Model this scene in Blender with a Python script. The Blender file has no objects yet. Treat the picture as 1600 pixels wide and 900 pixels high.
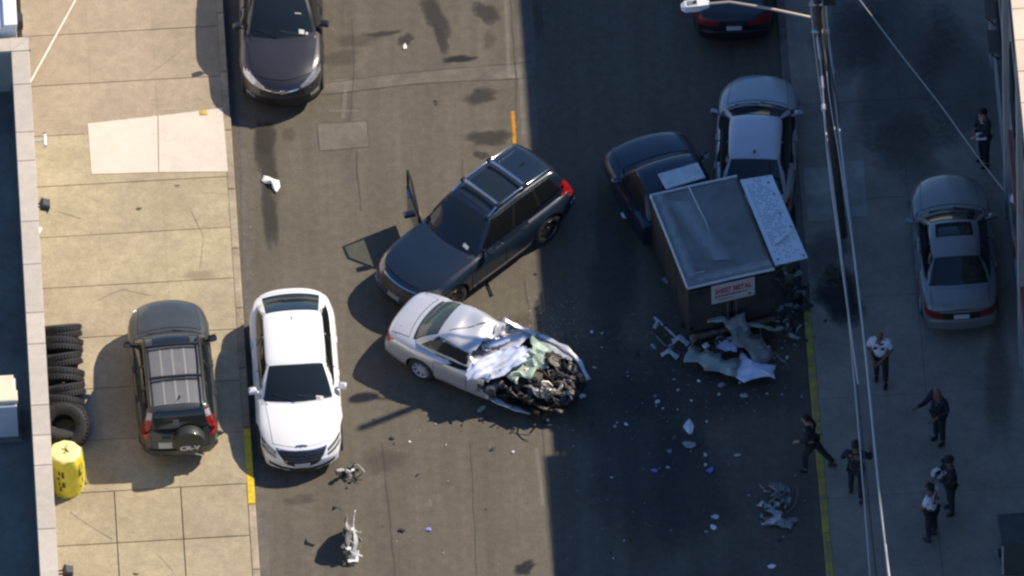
import bpy, bmesh, math, random
from mathutils import Vector, Matrix, noise
from mathutils.bvhtree import BVHTree
R = math.radians
rnd = random.Random(7)
SC = bpy.context.scene
COL = SC.collection

# ------------------------------------------------------------------ camera (a helicopter's long lens)
EL, DIST, FPX, ROLL = R(47), 500.0, 35000.0, R(-2)
FWD = Vector((0, math.cos(EL), -math.sin(EL)))
_r0, _u0 = Vector((1, 0, 0)), Vector((0, math.sin(EL), math.cos(EL)))
RGT = _r0 * math.cos(ROLL) + _u0 * math.sin(ROLL)
UPV = _u0 * math.cos(ROLL) - _r0 * math.sin(ROLL)
CAMP = -FWD * DIST
cam = bpy.data.cameras.new('camera'); camo = bpy.data.objects.new('camera', cam); COL.objects.link(camo)
m = Matrix((RGT, UPV, -FWD)).transposed().to_4x4(); m.translation = CAMP; camo.matrix_world = m
cam.sensor_width = 36; cam.lens = FPX / 1600 * 36; cam.clip_start = 1; cam.clip_end = 4000
SC.camera = camo
# ------------------------------------------------------------------ world and sun
SUN = Vector((1.48, .72, 1.62)).normalized()
w = bpy.data.worlds.new('World'); SC.world = w; w.use_nodes = True
nt = w.node_tree; bg = nt.nodes['Background']
sky = nt.nodes.new('ShaderNodeTexSky'); sky.sky_type = 'NISHITA'; sky.sun_disc = False
sky.ozone_density = 10.0; sky.air_density = 1.0; sky.dust_density = 0
sky.sun_elevation = math.asin(SUN.z); sky.sun_rotation = math.atan2(SUN.x, SUN.y)
nt.links.new(sky.outputs[0], bg.inputs[0]); bg.inputs[1].default_value = 0.125
sl = bpy.data.lights.new('sun', 'SUN'); sl.energy = 5.0; sl.angle = R(.5); sl.color = (1, .88, .72)
so = bpy.data.objects.new('sun', sl); COL.objects.link(so); so.rotation_euler = SUN.to_track_quat('Z', 'Y').to_euler()
so.location = (30, 15, 40)
SC.view_settings.view_transform = 'Standard'; SC.view_settings.look = 'None'
SC.view_settings.exposure = 0.30; SC.view_settings.gamma = 1
SC.cycles.filter_width = 2.5

# ------------------------------------------------------------------ helpers
def G(px, py, h=0.0):
    """the point of the world at height h seen at this pixel of the 1600 x 900 photograph"""
    d = FWD + RGT * ((px - 800) / FPX) + UPV * ((450 - py) / FPX)
    return CAMP + d * ((h - CAMP.z) / d.z)

STREET = R(1.7)                      # the street runs 1.7 degrees off the camera's azimuth
SROT = Matrix.Rotation(STREET, 4, 'Z')
def UV(px, py, h=0.0):
    p = SROT.inverted() @ G(px, py, h)
    return p.x, p.y                  # v across the street, u along it

def tag(o, label=None, cat=None, group=None, kind=None):
    if label: o['label'] = label
    if cat: o['category'] = cat
    if group: o['group'] = group
    if kind: o['kind'] = kind
    return o

def empty(name, loc=(0, 0, 0), rz=0.0, label=None, cat=None, group=None):
    o = bpy.data.objects.new(name, None); COL.objects.link(o)
    o.location = loc; o.rotation_euler = (0, 0, rz); o.empty_display_size = .2
    return tag(o, label, cat, group)

def link_mesh(me, name, parent=None):
    o = bpy.data.objects.new(name, me); COL.objects.link(o)
    if parent is not None: o.parent = parent
    return o

class MB:
    def __init__(s): s.v = []; s.f = []; s.mi = []; s.k = 0
    def add(s, vs, fs):
        b = len(s.v); s.v += [Vector(p) for p in vs]
        for f in fs: s.f.append([b + i for i in f]); s.mi.append(s.k)
        return s
    def box(s, c, d, M=None, bev=0.0):
        cx, cy, cz = c; x, y, z = d[0] / 2, d[1] / 2, d[2] / 2
        if bev:
            vs = []
            for (bx, by, zz) in ((x - bev, y - bev, -z), (x, y, -z + bev), (x, y, z - bev), (x - bev, y - bev, z)):
                for (i, j) in ((-1, -1), (1, -1), (1, 1), (-1, 1)): vs.append(Vector((cx + i * bx, cy + j * by, cz + zz)))
            fs = [(3, 2, 1, 0), (12, 13, 14, 15)]
            for k in range(3):
                for i in range(4):
                    j = (i + 1) % 4; fs.append((k * 4 + i, k * 4 + j, k * 4 + 4 + j, k * 4 + 4 + i))
        else:
            vs = [Vector((cx + i * x, cy + j * y, cz + k * z)) for k in (-1, 1) for (i, j) in ((-1, -1), (1, -1), (1, 1), (-1, 1))]
            fs = [(3, 2, 1, 0), (4, 5, 6, 7), (0, 1, 5, 4), (1, 2, 6, 5), (2, 3, 7, 6), (3, 0, 4, 7)]
        if M is not None: vs = [M @ p for p in vs]
        return s.add(vs, fs)
    def tube(s, pts, r, n=8, closed=True):
        pts = [Vector(p) for p in pts]; rs = r if isinstance(r, (list, tuple)) else [r] * len(pts)
        vs = []; fs = []; ref = None
        for i, p in enumerate(pts):
            t = (pts[min(i + 1, len(pts) - 1)] - pts[max(i - 1, 0)]).normalized()
            if ref is None: ref = Vector((0, 0, 1)) if abs(t.z) < .9 else Vector((1, 0, 0))
            a = t.cross(ref).normalized(); b = a.cross(t).normalized(); ref = b
            for k in range(n):
                q = 2 * math.pi * k / n; vs.append(p + (a * math.cos(q) + b * math.sin(q)) * rs[i])
        for i in range(len(pts) - 1):
            for k in range(n):
                j = (k + 1) % n; fs.append((i * n + k, i * n + j, i * n + n + j, i * n + n + k))
        if closed: fs.append(tuple(range(n))[::-1]); fs.append(tuple(range((len(pts) - 1) * n, len(pts) * n)))
        return s.add(vs, fs)
    def lathe(s, prof, n=24, M=None):
        """prof: (radius, z) pairs round the z axis"""
        vs = []; fs = []
        for (r_, z) in prof:
            for k in range(n):
                q = 2 * math.pi * k / n; vs.append(Vector((r_ * math.cos(q), r_ * math.sin(q), z)))
        for i in range(len(prof) - 1):
            for k in range(n):
                j = (k + 1) % n; fs.append((i * n + k, i * n + j, i * n + n + j, i * n + n + k))
        if M is not None: vs = [M @ p for p in vs]
        return s.add(vs, fs)
    def grid(s, rows, flip=False):
        n = len(rows[0]); vs = [p for r_ in rows for p in r_]; fs = []
        for i in range(len(rows) - 1):
            for j in range(n - 1):
                f = (i * n + j, i * n + j + 1, i * n + n + j + 1, i * n + n + j)
                fs.append(f[::-1] if flip else f)
        return s.add(vs, fs)
    def prism(s, poly, z0, z1):
        n = len(poly); vs = [Vector((p[0], p[1], z0)) for p in poly] + [Vector((p[0], p[1], z1)) for p in poly]
        fs = [tuple(range(n))[::-1], tuple(range(n, 2 * n))] + [(i, (i + 1) % n, n + (i + 1) % n, n + i) for i in range(n)]
        return s.add(vs, fs)
    def mesh(s, name, mats, smooth=None, recalc=True):
        me = bpy.data.meshes.new(name); me.from_pydata([tuple(p) for p in s.v], [], s.f)
        mats = mats if isinstance(mats, (list, tuple)) else [mats]
        for m_ in mats: me.materials.append(m_)
        if len(mats) > 1: me.polygons.foreach_set('material_index', s.mi)
        if recalc:
            bm = bmesh.new(); bm.from_mesh(me); bmesh.ops.recalc_face_normals(bm, faces=bm.faces); bm.to_mesh(me); bm.free()
        if smooth is not None:
            me.polygons.foreach_set('use_smooth', [True] * len(me.polygons)); me.set_sharp_from_angle(angle=R(smooth))
        me.update(); return me
    def build(s, name, mats, parent=None, smooth=None, recalc=True):
        return link_mesh(s.mesh(name, mats, smooth, recalc), name, parent)

def solidify(me, th):
    """give an open sheet real thickness"""
    bm = bmesh.new(); bm.from_mesh(me)
    bmesh.ops.solidify(bm, geom=bm.faces[:], thickness=th); bm.to_mesh(me); bm.free(); me.update(); return me

# ------------------------------------------------------------------ materials
def lin(*c):
    return tuple(((x / 255) / 12.92 if x < 10.3 else ((x / 255 + .055) / 1.055) ** 2.4) for x in c)
def mat(name, col, rough=.6, metal=0.0, var=0.0, scale=6.0, bump=0.0, bscale=60.0, coat=0.0, spec=.5, obj_var=0.0, col2=None, detail=5):
    M = bpy.data.materials.new(name); M.use_nodes = True; t = M.node_tree; b = t.nodes['Principled BSDF']
    b.inputs['Base Color'].default_value = (*col, 1); b.inputs['Roughness'].default_value = rough
    b.inputs['Metallic'].default_value = metal; b.inputs['Specular IOR Level'].default_value = spec
    if coat: b.inputs['Coat Weight'].default_value = coat; b.inputs['Coat Roughness'].default_value = .08
    tc = t.nodes.new('ShaderNodeTexCoord')
    src = None
    if var or col2:
        n = t.nodes.new('ShaderNodeTexNoise'); n.inputs['Scale'].default_value = scale; n.inputs['Detail'].default_value = detail
        n.inputs['Roughness'].default_value = .65
        t.links.new(tc.outputs['Object'], n.inputs['Vector'])
        rp = t.nodes.new('ShaderNodeValToRGB'); rp.color_ramp.elements[0].position = .3; rp.color_ramp.elements[1].position = .7
        lo = col2 if col2 else tuple(c * (1 - var) for c in col); hi = col if col2 else tuple(min(1, c * (1 + var)) for c in col)
        rp.color_ramp.elements[0].color = (*lo, 1); rp.color_ramp.elements[1].color = (*hi, 1)
        t.links.new(n.outputs['Fac'], rp.inputs['Fac']); src = rp.outputs['Color']
    if obj_var:
        oi = t.nodes.new('ShaderNodeObjectInfo'); mr = t.nodes.new('ShaderNodeMapRange')
        mr.inputs['To Min'].default_value = 1 - obj_var; mr.inputs['To Max'].default_value = 1 + obj_var
        t.links.new(oi.outputs['Random'], mr.inputs['Value'])
        mx = t.nodes.new('ShaderNodeVectorMath'); mx.operation = 'SCALE'
        if src: t.links.new(src, mx.inputs[0])
        else: mx.inputs[0].default_value = col
        t.links.new(mr.outputs[0], mx.inputs['Scale']); src = mx.outputs['Vector']
    if src: t.links.new(src, b.inputs['Base Color'])
    if bump:
        n2 = t.nodes.new('ShaderNodeTexNoise'); n2.inputs['Scale'].default_value = bscale; n2.inputs['Detail'].default_value = 6
        t.links.new(tc.outputs['Object'], n2.inputs['Vector'])
        bp = t.nodes.new('ShaderNodeBump'); bp.inputs['Strength'].default_value = bump; bp.inputs['Distance'].default_value = .02
        t.links.new(n2.outputs['Fac'], bp.inputs['Height']); t.links.new(bp.outputs['Normal'], b.inputs['Normal'])
    return M

def ground_mat(name, col, stretch=(1, 1, 1), streak=.25, blot=.3, grain=.25, obj_var=0.0, blotcol=None, bscale=.5, crack=0.0):
    """large blotches, streaks along the traffic and fine grain, all in the surface's own colour"""
    M = bpy.data.materials.new(name); M.use_nodes = True; t = M.node_tree; b = t.nodes['Principled BSDF']
    b.inputs['Roughness'].default_value = .92; b.inputs['Specular IOR Level'].default_value = .25
    tc = t.nodes.new('ShaderNodeTexCoord')
    geo = t.nodes.new('ShaderNodeNewGeometry')
    vec = geo.outputs['Position']
    def nz(scale, detail, vscale=None):
        n = t.nodes.new('ShaderNodeTexNoise'); n.inputs['Scale'].default_value = scale; n.inputs['Detail'].default_value = detail
        n.inputs['Roughness'].default_value = .62
        if vscale:
            mp = t.nodes.new('ShaderNodeMapping'); mp.inputs['Scale'].default_value = vscale
            t.links.new(vec, mp.inputs['Vector']); t.links.new(mp.outputs['Vector'], n.inputs['Vector'])
        else: t.links.new(vec, n.inputs['Vector'])
        return n.outputs['Fac']
    def rng(sock, lo, hi, a=.3, bb=.7):
        mr = t.nodes.new('ShaderNodeMapRange'); mr.inputs['From Min'].default_value = a; mr.inputs['From Max'].default_value = bb
        mr.inputs['To Min'].default_value = lo; mr.inputs['To Max'].default_value = hi
        t.links.new(sock, mr.inputs['Value']); return mr.outputs[0]
    def mul(a, bb):
        mm = t.nodes.new('ShaderNodeMath'); mm.operation = 'MULTIPLY'; t.links.new(a, mm.inputs[0]); t.links.new(bb, mm.inputs[1]); return mm.outputs[0]
    f = mul(rng(nz(bscale, 5), 1 - blot, 1 + blot), rng(nz(1.2, 4, stretch), 1 - streak, 1 + streak))
    f = mul(f, rng(nz(28, 4), 1 - grain, 1 + grain))
    f = mul(f, rng(nz(5, 6), 1 - grain * .7, 1 + grain * .7))
    if crack:
        vo = t.nodes.new('ShaderNodeTexVoronoi'); vo.feature = 'DISTANCE_TO_EDGE'; vo.inputs['Scale'].default_value = .33
        dis = t.nodes.new('ShaderNodeTexNoise'); dis.inputs['Scale'].default_value = 1.4; dis.inputs['Detail'].default_value = 5
        t.links.new(vec, dis.inputs['Vector'])
        ad = t.nodes.new('ShaderNodeVectorMath'); ad.operation = 'ADD'; t.links.new(vec, ad.inputs[0]); t.links.new(dis.outputs['Color'], ad.inputs[1])
        t.links.new(ad.outputs[0], vo.inputs['Vector'])
        f = mul(f, rng(vo.outputs['Distance'], 1 - crack, 1, .0, .012))
    if obj_var:
        oi = t.nodes.new('ShaderNodeObjectInfo'); f = mul(f, rng(oi.outputs['Random'], 1 - obj_var, 1 + obj_var, 0, 1))
    mx = t.nodes.new('ShaderNodeVectorMath'); mx.operation = 'SCALE'
    if blotcol:
        m2 = t.nodes.new('ShaderNodeMix'); m2.data_type = 'RGBA'
        m2.inputs['A'].default_value = (*col, 1); m2.inputs['B'].default_value = (*blotcol, 1)
        t.links.new(rng(nz(.16, 3), 0, 1, .4, .6), m2.inputs['Factor']); t.links.new(m2.outputs['Result'], mx.inputs[0])
    else: mx.inputs[0].default_value = col
    t.links.new(f, mx.inputs['Scale']); t.links.new(mx.outputs['Vector'], b.inputs['Base Color'])
    bp = t.nodes.new('ShaderNodeBump'); bp.inputs['Strength'].default_value = .35; bp.inputs['Distance'].default_value = .012
    t.links.new(nz(70, 4), bp.inputs['Height']); t.links.new(bp.outputs['Normal'], b.inputs['Normal'])
    return M

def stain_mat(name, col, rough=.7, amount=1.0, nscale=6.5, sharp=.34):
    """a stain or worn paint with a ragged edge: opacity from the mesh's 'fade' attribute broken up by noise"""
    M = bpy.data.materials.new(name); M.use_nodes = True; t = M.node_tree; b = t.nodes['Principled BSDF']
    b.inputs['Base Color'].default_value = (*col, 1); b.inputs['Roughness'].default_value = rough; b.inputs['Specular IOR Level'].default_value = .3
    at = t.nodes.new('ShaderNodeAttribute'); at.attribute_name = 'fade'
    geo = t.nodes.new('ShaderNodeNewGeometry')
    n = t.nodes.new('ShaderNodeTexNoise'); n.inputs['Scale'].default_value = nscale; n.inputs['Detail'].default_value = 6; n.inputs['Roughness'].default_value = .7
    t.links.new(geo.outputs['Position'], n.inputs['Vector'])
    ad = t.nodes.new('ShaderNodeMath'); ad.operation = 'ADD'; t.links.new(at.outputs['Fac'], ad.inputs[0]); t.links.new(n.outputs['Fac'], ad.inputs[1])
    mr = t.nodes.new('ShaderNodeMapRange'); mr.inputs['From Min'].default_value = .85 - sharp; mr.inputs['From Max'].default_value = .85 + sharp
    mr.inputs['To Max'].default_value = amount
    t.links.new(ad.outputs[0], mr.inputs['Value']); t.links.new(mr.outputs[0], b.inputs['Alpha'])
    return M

def glass_thin(name, tint):
    M = bpy.data.materials.new(name); M.use_nodes = True; t = M.node_tree; out = t.nodes['Material Output']; t.nodes.remove(t.nodes['Principled BSDF'])
    a = t.nodes.new('ShaderNodeBsdfTransparent'); a.inputs[0].default_value = (*tint, 1)
    g = t.nodes.new('ShaderNodeBsdfGlossy'); g.inputs['Roughness'].default_value = .03
    mx = t.nodes.new('ShaderNodeMixShader'); fr = t.nodes.new('ShaderNodeFresnel'); fr.inputs[0].default_value = 1.5
    t.links.new(fr.outputs[0], mx.inputs[0]); t.links.new(a.outputs[0], mx.inputs[1]); t.links.new(g.outputs[0], mx.inputs[2]); t.links.new(mx.outputs[0], out.inputs[0])
    return M

M = {}
M['road'] = ground_mat('asphalt', (.120, .105, .083), stretch=(1.6, .06, 1), streak=.15, blot=.08, grain=.2, blotcol=(.118, .106, .080))
M['ground'] = ground_mat('ground_dirt', (.12, .11, .09))
M['slab'] = ground_mat('paving_concrete', (.37, .308, .215), streak=.06, blot=.13, grain=.17, obj_var=.05, blotcol=(.385, .33, .215))
M['slab_p'] = ground_mat('pinkish_concrete', (.335, .272, .195), streak=.06, blot=.12, grain=.15, obj_var=.04)
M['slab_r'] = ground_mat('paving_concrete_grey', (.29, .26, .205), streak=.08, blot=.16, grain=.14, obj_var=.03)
M['slab_pale'] = ground_mat('fresh_concrete', (.60, .54, .45), streak=.04, blot=.08, grain=.08, obj_var=.03)
M['bed'] = mat('joint_mortar', (.19, .155, .105), .95)
M['kerb'] = ground_mat('kerb_concrete', (.34, .28, .2), blot=.2, grain=.2, obj_var=.1)
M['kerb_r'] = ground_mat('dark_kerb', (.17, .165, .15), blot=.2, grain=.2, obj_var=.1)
M['kerb_y'] = mat('kerb_yellow_paint', (.62, .45, .02), .6, var=.25, scale=9)
M['kerb_yd'] = mat('kerb_yellow_worn', (.52, .42, .05), .7, col2=(.2, .17, .07), scale=3.2)
M['gutter'] = ground_mat('gutter_concrete', (.12, .11, .095), blot=.25, grain=.2)
M['patch'] = ground_mat('asphalt_patch', (.158, .14, .115), blot=.15, grain=.18)
M['trench'] = ground_mat('trench_patch', (.142, .126, .102), blot=.2, grain=.18)
M['conc_r'] = ground_mat('driveway_concrete', (.34, .33, .28), blot=.15, grain=.15)
M['stain'] = stain_mat('oil_stain', (.045, .04, .036), amount=.62)
M['stain2'] = stain_mat('faint_stain', (.08, .066, .05), amount=.28)
M['blot_s'] = stain_mat('thin_dark_blot', (.05, .05, .05), .6, amount=.35)
M['blot_b'] = stain_mat('black_blot', (.02, .02, .02), .6, amount=.85)
M['worn_edge'] = stain_mat('worn_galvanising', (.52, .52, .50), .5, amount=.55, nscale=4, sharp=.35)
M['stain_p'] = stain_mat('pavement_dirt', (.22, .17, .11), amount=.25)
M['stain_d'] = stain_mat('deep_oil', (.02, .019, .018), .5, amount=.75)
M['paint_w'] = stain_mat('worn_white_paint', (.6, .57, .5), amount=.12, nscale=14)
M['paint_y'] = stain_mat('orange_road_paint', (.55, .25, .03), amount=.95, nscale=9)
M['pale_mark'] = stain_mat('pale_scuff', (.5, .42, .3), amount=.6, nscale=9)
M['tyre'] = mat('tyre_rubber', (.03, .03, .032), .75, var=.4, scale=9, bump=.2)
M['rim'] = mat('alloy_rim', (.62, .62, .63), .35, .3)
M['rim_d'] = mat('dark_alloy_rim', (.10, .10, .11), .35, .8)
M['glass'] = mat('car_glass', (.014, .02, .022), .04, 0, spec=.6)
M['glass_r'] = mat('matte_glass', (.014, .018, .02), .4, 0, spec=.3)  # roughness raised to blur reflections in the cab windows
M['glass_s'] = mat('dark_side_glass', (.008, .010, .011), .06, 0, spec=.3)
M['lens_d'] = mat('smoked_headlamp', (.10, .09, .09), .08, .3, coat=1)
M['plate_d'] = mat('shaded_plate', (.2, .21, .22), .6)  # shade on the plate put into its darker grey
M['glass_g'] = mat('pale_car_glass', (.05, .065, .055), .05, 0, spec=.6, var=.5, scale=2.5)
M['clear'] = glass_thin('clear_door_glass', (.62, .68, .66))
M['trim'] = mat('black_trim', (.012, .012, .013), .45)
M['gap'] = mat('panel_gap', (.008, .008, .009), .9)
M['chrome'] = mat('chrome', (.75, .75, .76), .15, 1)
M['lens'] = mat('headlamp_lens', (.5, .5, .5), .06, .6, var=.4, scale=14, coat=1)
M['red'] = mat('red_lens', (.36, .010, .012), .15, coat=.6, var=.3, scale=20)
M['lamp_dim'] = mat('dim_red_lens', (.20, .015, .018), .3)
M['lamp_dark'] = mat('dull_red_lens', (.10, .015, .015), .3)
M['plate'] = mat('number_plate', (.55, .55, .5), .5)
M['sticker'] = mat('white_sticker', (.75, .75, .72), .5)
M['cabin'] = mat('cabin_interior', (.02, .018, .017), .8)
M['tan'] = mat('tan_trim', (.25, .16, .1), .8)
M['p_white'] = mat('white_paint', (.83, .83, .82), .25, 0, coat=.8)
M['p_black'] = mat('black_metallic_paint', (.045, .043, .046), .35, .45, coat=.7, var=.1, scale=3)
M['p_slate'] = mat('slate_blue_paint', (.014, .024, .042), .25, .2, coat=.4, var=.08, scale=2)
M['p_green'] = mat('dark_green_grey_paint', (.075, .082, .078), .38, .4, coat=.5, var=.12, scale=3)
M['p_greyroof'] = mat('grey_roof_metal', (.2, .195, .19), .42, .3, coat=.3, var=.1, scale=3)
M['rib'] = mat('roof_rib_metal', (.30, .29, .28), .45, .2)
M['p_cover'] = mat('spare_cover', (.03, .036, .032), .5, coat=.2)
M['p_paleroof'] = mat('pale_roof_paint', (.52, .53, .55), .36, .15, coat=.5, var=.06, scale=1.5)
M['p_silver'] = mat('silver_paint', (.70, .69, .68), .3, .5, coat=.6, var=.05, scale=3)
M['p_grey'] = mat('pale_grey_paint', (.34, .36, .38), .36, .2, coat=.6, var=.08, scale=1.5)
M['p_dgrey'] = mat('mid_grey_paint', (.22, .225, .22), .36, .3, coat=.6, var=.08, scale=1.5)
M['p_navy'] = mat('dark_blue_paint', (.014, .024, .044), .35, .2, coat=.6, var=.15, scale=2)
M['p_maroon'] = mat('near_black_paint', (.02, .018, .022), .3, .3, coat=.7)
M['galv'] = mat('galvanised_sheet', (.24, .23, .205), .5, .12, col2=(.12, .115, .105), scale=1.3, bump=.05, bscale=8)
M['galv_e'] = mat('worn_bright_metal', (.62, .62, .6), .5, .3, var=.2, scale=5)
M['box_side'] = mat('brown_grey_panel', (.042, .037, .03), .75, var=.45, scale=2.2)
M['perf'] = mat('white_sheet_metal', (.78, .8, .82), .4, .1, var=.08, scale=4)
M['hole'] = mat('punched_hole', (.16, .17, .19), .9)
M['sign_w'] = mat('sign_white', (.55, .47, .46), .6, var=.1, scale=6)
M['sign_r'] = mat('sign_red', (.42, .06, .07), .6)
M['sign_k'] = mat('sign_black', (.04, .04, .05), .6)
M['cloth'] = mat('white_cloth', (.62, .68, .84), .8)  # blue of the sides turned from the sun mixed into the white
M['cloth_b'] = mat('bluish_cloth', (.36, .42, .62), .85, var=.2, scale=5)
M['paper'] = mat('white_paper', (.85, .84, .8), .8)
M['shard_g'] = mat('pale_grey_plastic', (.45, .47, .46), .6, var=.3, scale=7, obj_var=.45)
M['shard_w'] = mat('white_plastic', (.75, .75, .74), .5, obj_var=.25)
M['shard_d'] = mat('dark_plastic', (.03, .03, .032), .55, obj_var=.5)
M['panel_pg'] = mat('pale_green_panel', (.36, .40, .35), .5, .2, var=.15, scale=3)
M['panel_g'] = mat('grey_torn_panel', (.28, .28, .27), .55, .3, var=.25, scale=4)
M['blue_p'] = mat('blue_paper', (.18, .2, .6), .7)
M['violet'] = mat('violet_plastic', (.36, .33, .75), .5)
M['rust'] = mat('grimy_metal', (.21, .16, .11), .55, .3, col2=(.04, .032, .026), scale=9)
M['grime'] = mat('oily_metal', (.09, .075, .06), .5, .4, col2=(.02, .018, .016), scale=12)
M['alum'] = mat('cast_aluminium', (.42, .40, .36), .45, .7, var=.35, scale=14)
M['hose'] = mat('black_hose', (.018, .018, .02), .45)
M['greenish'] = mat('crazed_glass', (.30, .40, .33), .35, 0, var=.35, scale=22, bump=.4, bscale=60)
M['yellow_bag'] = mat('yellow_bag', (.78, .66, .05), .55, var=.12, scale=5, bump=.3, bscale=9)
M['bag_top'] = mat('pale_yellow_bag_top', (.86, .78, .32), .55, var=.08, scale=6)
M['print'] = mat('dark_print', (.09, .08, .03), .7)
M['coping'] = ground_mat('coping_stone', (.53, .465, .385), blot=.08, streak=.05, grain=.1, obj_var=.07)
M['coping_r'] = ground_mat('sandstone_coping', (.70, .56, .42), blot=.08, streak=.05, grain=.08, obj_var=.05)
M['tar'] = ground_mat('roof_felt', (.18, .175, .15), streak=.15, blot=.2, grain=.15)
M['wall_l'] = mat('painted_masonry', (.4, .37, .33), .9, var=.12, scale=2, bump=.2)
M['wall_r'] = mat('grey_brown_facade', (.30, .26, .24), .9, var=.2, scale=1.2, bump=.2)
M['wall_rp'] = mat('grey_pilaster', (.36, .35, .33), .9, var=.15, scale=1.2)
M['wall_red'] = mat('dull_red_brick', (.28, .11, .1), .9, var=.25, scale=6)
M['awning'] = mat('dull_tan_awning', (.16, .13, .10), .8)
M['hvac_lit'] = mat('sunlit_metal', (.78, .68, .48), .5, var=.06, scale=4)  # warm sun on the rooftop unit's top put into its colour
M['hvac_g'] = mat('grey_metal', (.62, .62, .63), .5, var=.06, scale=4)  # on the rooftop unit this grey stands in for its shaded sides
M['white_b'] = mat('white_render', (.80, .78, .78), .8, var=.05, scale=3)
M['dark_m'] = mat('dark_fixture', (.03, .032, .035), .5)
M['wood'] = mat('weathered_pole', (.06, .05, .045), .85, var=.35, scale=8, bump=.4)
M['cable'] = mat('grey_cable', (.5, .49, .48), .55, .3)
M['cable_k'] = mat('black_cable', (.03, .03, .032), .5)
M['lamp_g'] = mat('lamp_housing', (.62, .63, .62), .45, .2)
M['lamp_arm'] = mat('lamp_arm', (.50, .40, .32), .45, .4)
M['uniform'] = mat('navy_uniform', (.018, .02, .028), .85)
M['shirt_w'] = mat('white_uniform_shirt', (.72, .73, .80), .8)
M['trouser'] = mat('dark_trousers', (.02, .022, .028), .85)
M['shoe'] = mat('black_shoe', (.012, .012, .012), .4)
M['belt'] = mat('duty_belt', (.015, .015, .015), .5)
M['skin_b'] = mat('brown_skin', (.20, .10, .065), .6)
M['skin_l'] = mat('tan_skin', (.42, .25, .18), .6)
M['hair'] = mat('dark_hair', (.012, .01, .009), .7)
M['eye'] = mat('eye', (.05, .04, .035), .3)
M['bin_grey'] = mat('bin_grey', (.085, .085, .08), .7, var=.2)
M['rope'] = mat('pale_rope', (.85, .80, .66), .7)

# ------------------------------------------------------------------ ground sheets
def rot(o):                                    # puts a piece modelled in street coordinates into the world
    o.rotation_euler = (0, 0, STREET); return o
VL, VR = -6.03, 6.44                           # kerb lines
U0, U1 = -60, 60
g = MB().add([(-400, -400, -.02), (400, -400, -.02), (400, 400, -.02), (-400, 400, -.02)], [(0, 1, 2, 3)]).build('ground', M['ground']); tag(g, kind='structure')
road = rot(MB().add([(VL - .3, U0, 0), (VR + .3, U0, 0), (VR + .3, U1, 0), (VL - .3, U1, 0)], [(0, 1, 2, 3)]).build('road', M['road'])); tag(road, kind='structure')

def local(parent, p):                          # world point into a street-frame parent
    return SROT.inverted() @ p
def sheet(name, pts, z, m_, parent, th=0.0):
    """thin flat sheet on a street-frame parent from pixels of the photograph"""
    P = [local(parent, G(x, y, z)) for x, y in pts]
    b = MB()
    if th: b.prism([(p.x, p.y) for p in P], z - .06, z)
    else: b.add([(p.x, p.y, z) for p in P], [tuple(range(len(P)))])
    o = b.build(name, m_, parent)
    if not th and o.data.polygons[0].normal.z < 0: o.data.flip_normals()
    return o
def blot(name, px, py, rx, ry, m_, z=.008, parent=None, ang=0.0, jag=.35, seed=0, n=22, core=1.0):
    """irregular stain; 'fade' runs from 1 in the middle to 0 at the rim"""
    parent = parent or road; c = local(parent, G(px, py, z)); r_ = random.Random(seed + int(px * 7 + py))
    vs = [(c.x, c.y, z)]; fade = [core]; fs = []
    ph = [r_.uniform(0, 6.28) for _ in range(4)]
    for k, f in ((1, .5), (2, .8), (3, 1.0)):
        for i in range(n):
            q = 2 * math.pi * i / n
            rr = f * (1 + jag * (.5 * math.sin(2 * q + ph[0]) + .3 * math.sin(3 * q + ph[1]) + .25 * math.sin(5 * q + ph[2]) + .15 * math.sin(8 * q + ph[3])))
            x, y = rx * rr * math.cos(q), ry * rr * math.sin(q)
            vs.append((c.x + x * math.cos(ang) - y * math.sin(ang), c.y + x * math.sin(ang) + y * math.cos(ang), z)); fade.append((core, .75 * core, .35 * core, .0)[k])
    for i in range(n): fs.append((0, 1 + i, 1 + (i + 1) % n))
    for k in range(2):
        for i in range(n):
            a = 1 + k * n + i; b_ = 1 + k * n + (i + 1) % n; fs.append((a, a + n, b_ + n, b_))
    o = MB().add(vs, fs).build(name, m_, parent, recalc=False)
    at = o.data.attributes.new('fade', 'FLOAT', 'POINT'); at.data.foreach_set('value', fade)
    if o.data.polygons[0].normal.z < 0: o.data.flip_normals()
    return o

# repairs, joints and stains in the sunlit half of the road
sheet('asphalt_patch', [(496, 193), (573, 189), (577, 230), (500, 235)], .004, M['patch'], road)
sheet('trench_patch', [(500, 128), (640, 112), (830, 96), (832, 122), (650, 130), (502, 148)], .004, M['trench'], road)
sheet('gutter_strip', [(374, 186), (384, 186), (390, 430), (423, 900), (406, 900), (380, 430)], .005, M['gutter'], road)
sheet('asphalt_patch', [(806, 0), (832, 0), (842, 235), (815, 235)], .0028, M['trench'], road)
def crack(pts, w_, parent=road, z=.006, m_='gap', name='crack'):
    P = [local(parent, G(x, y, z)) for x, y in pts]; L = []; Rr = []; rr = random.Random(len(pts) + int(pts[0][0]))
    Q = []
    for a, b_ in zip(P, P[1:]):
        n_ = max(2, int((b_ - a).length / .25))
        for i in range(n_): Q.append(a.lerp(b_, i / n_) + Vector((rr.uniform(-.015, .015), rr.uniform(-.015, .015), 0)))
    Q.append(P[-1])
    for i, p in enumerate(Q):
        t_ = (Q[min(i + 1, len(Q) - 1)] - Q[max(i - 1, 0)]).normalized(); s_ = Vector((-t_.y, t_.x, 0)) * w_ * rr.uniform(.4, 1)
        L.append(Vector((p.x + s_.x, p.y + s_.y, z))); Rr.append(Vector((p.x - s_.x, p.y - s_.y, z)))
    o = MB().grid([L, Rr]).build(name, M[m_], parent)
    if o.data.polygons[0].normal.z < 0: o.data.flip_normals()
    return o
M['crack_p'] = mat('pavement_crack', (.25, .205, .14), .95)
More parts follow.
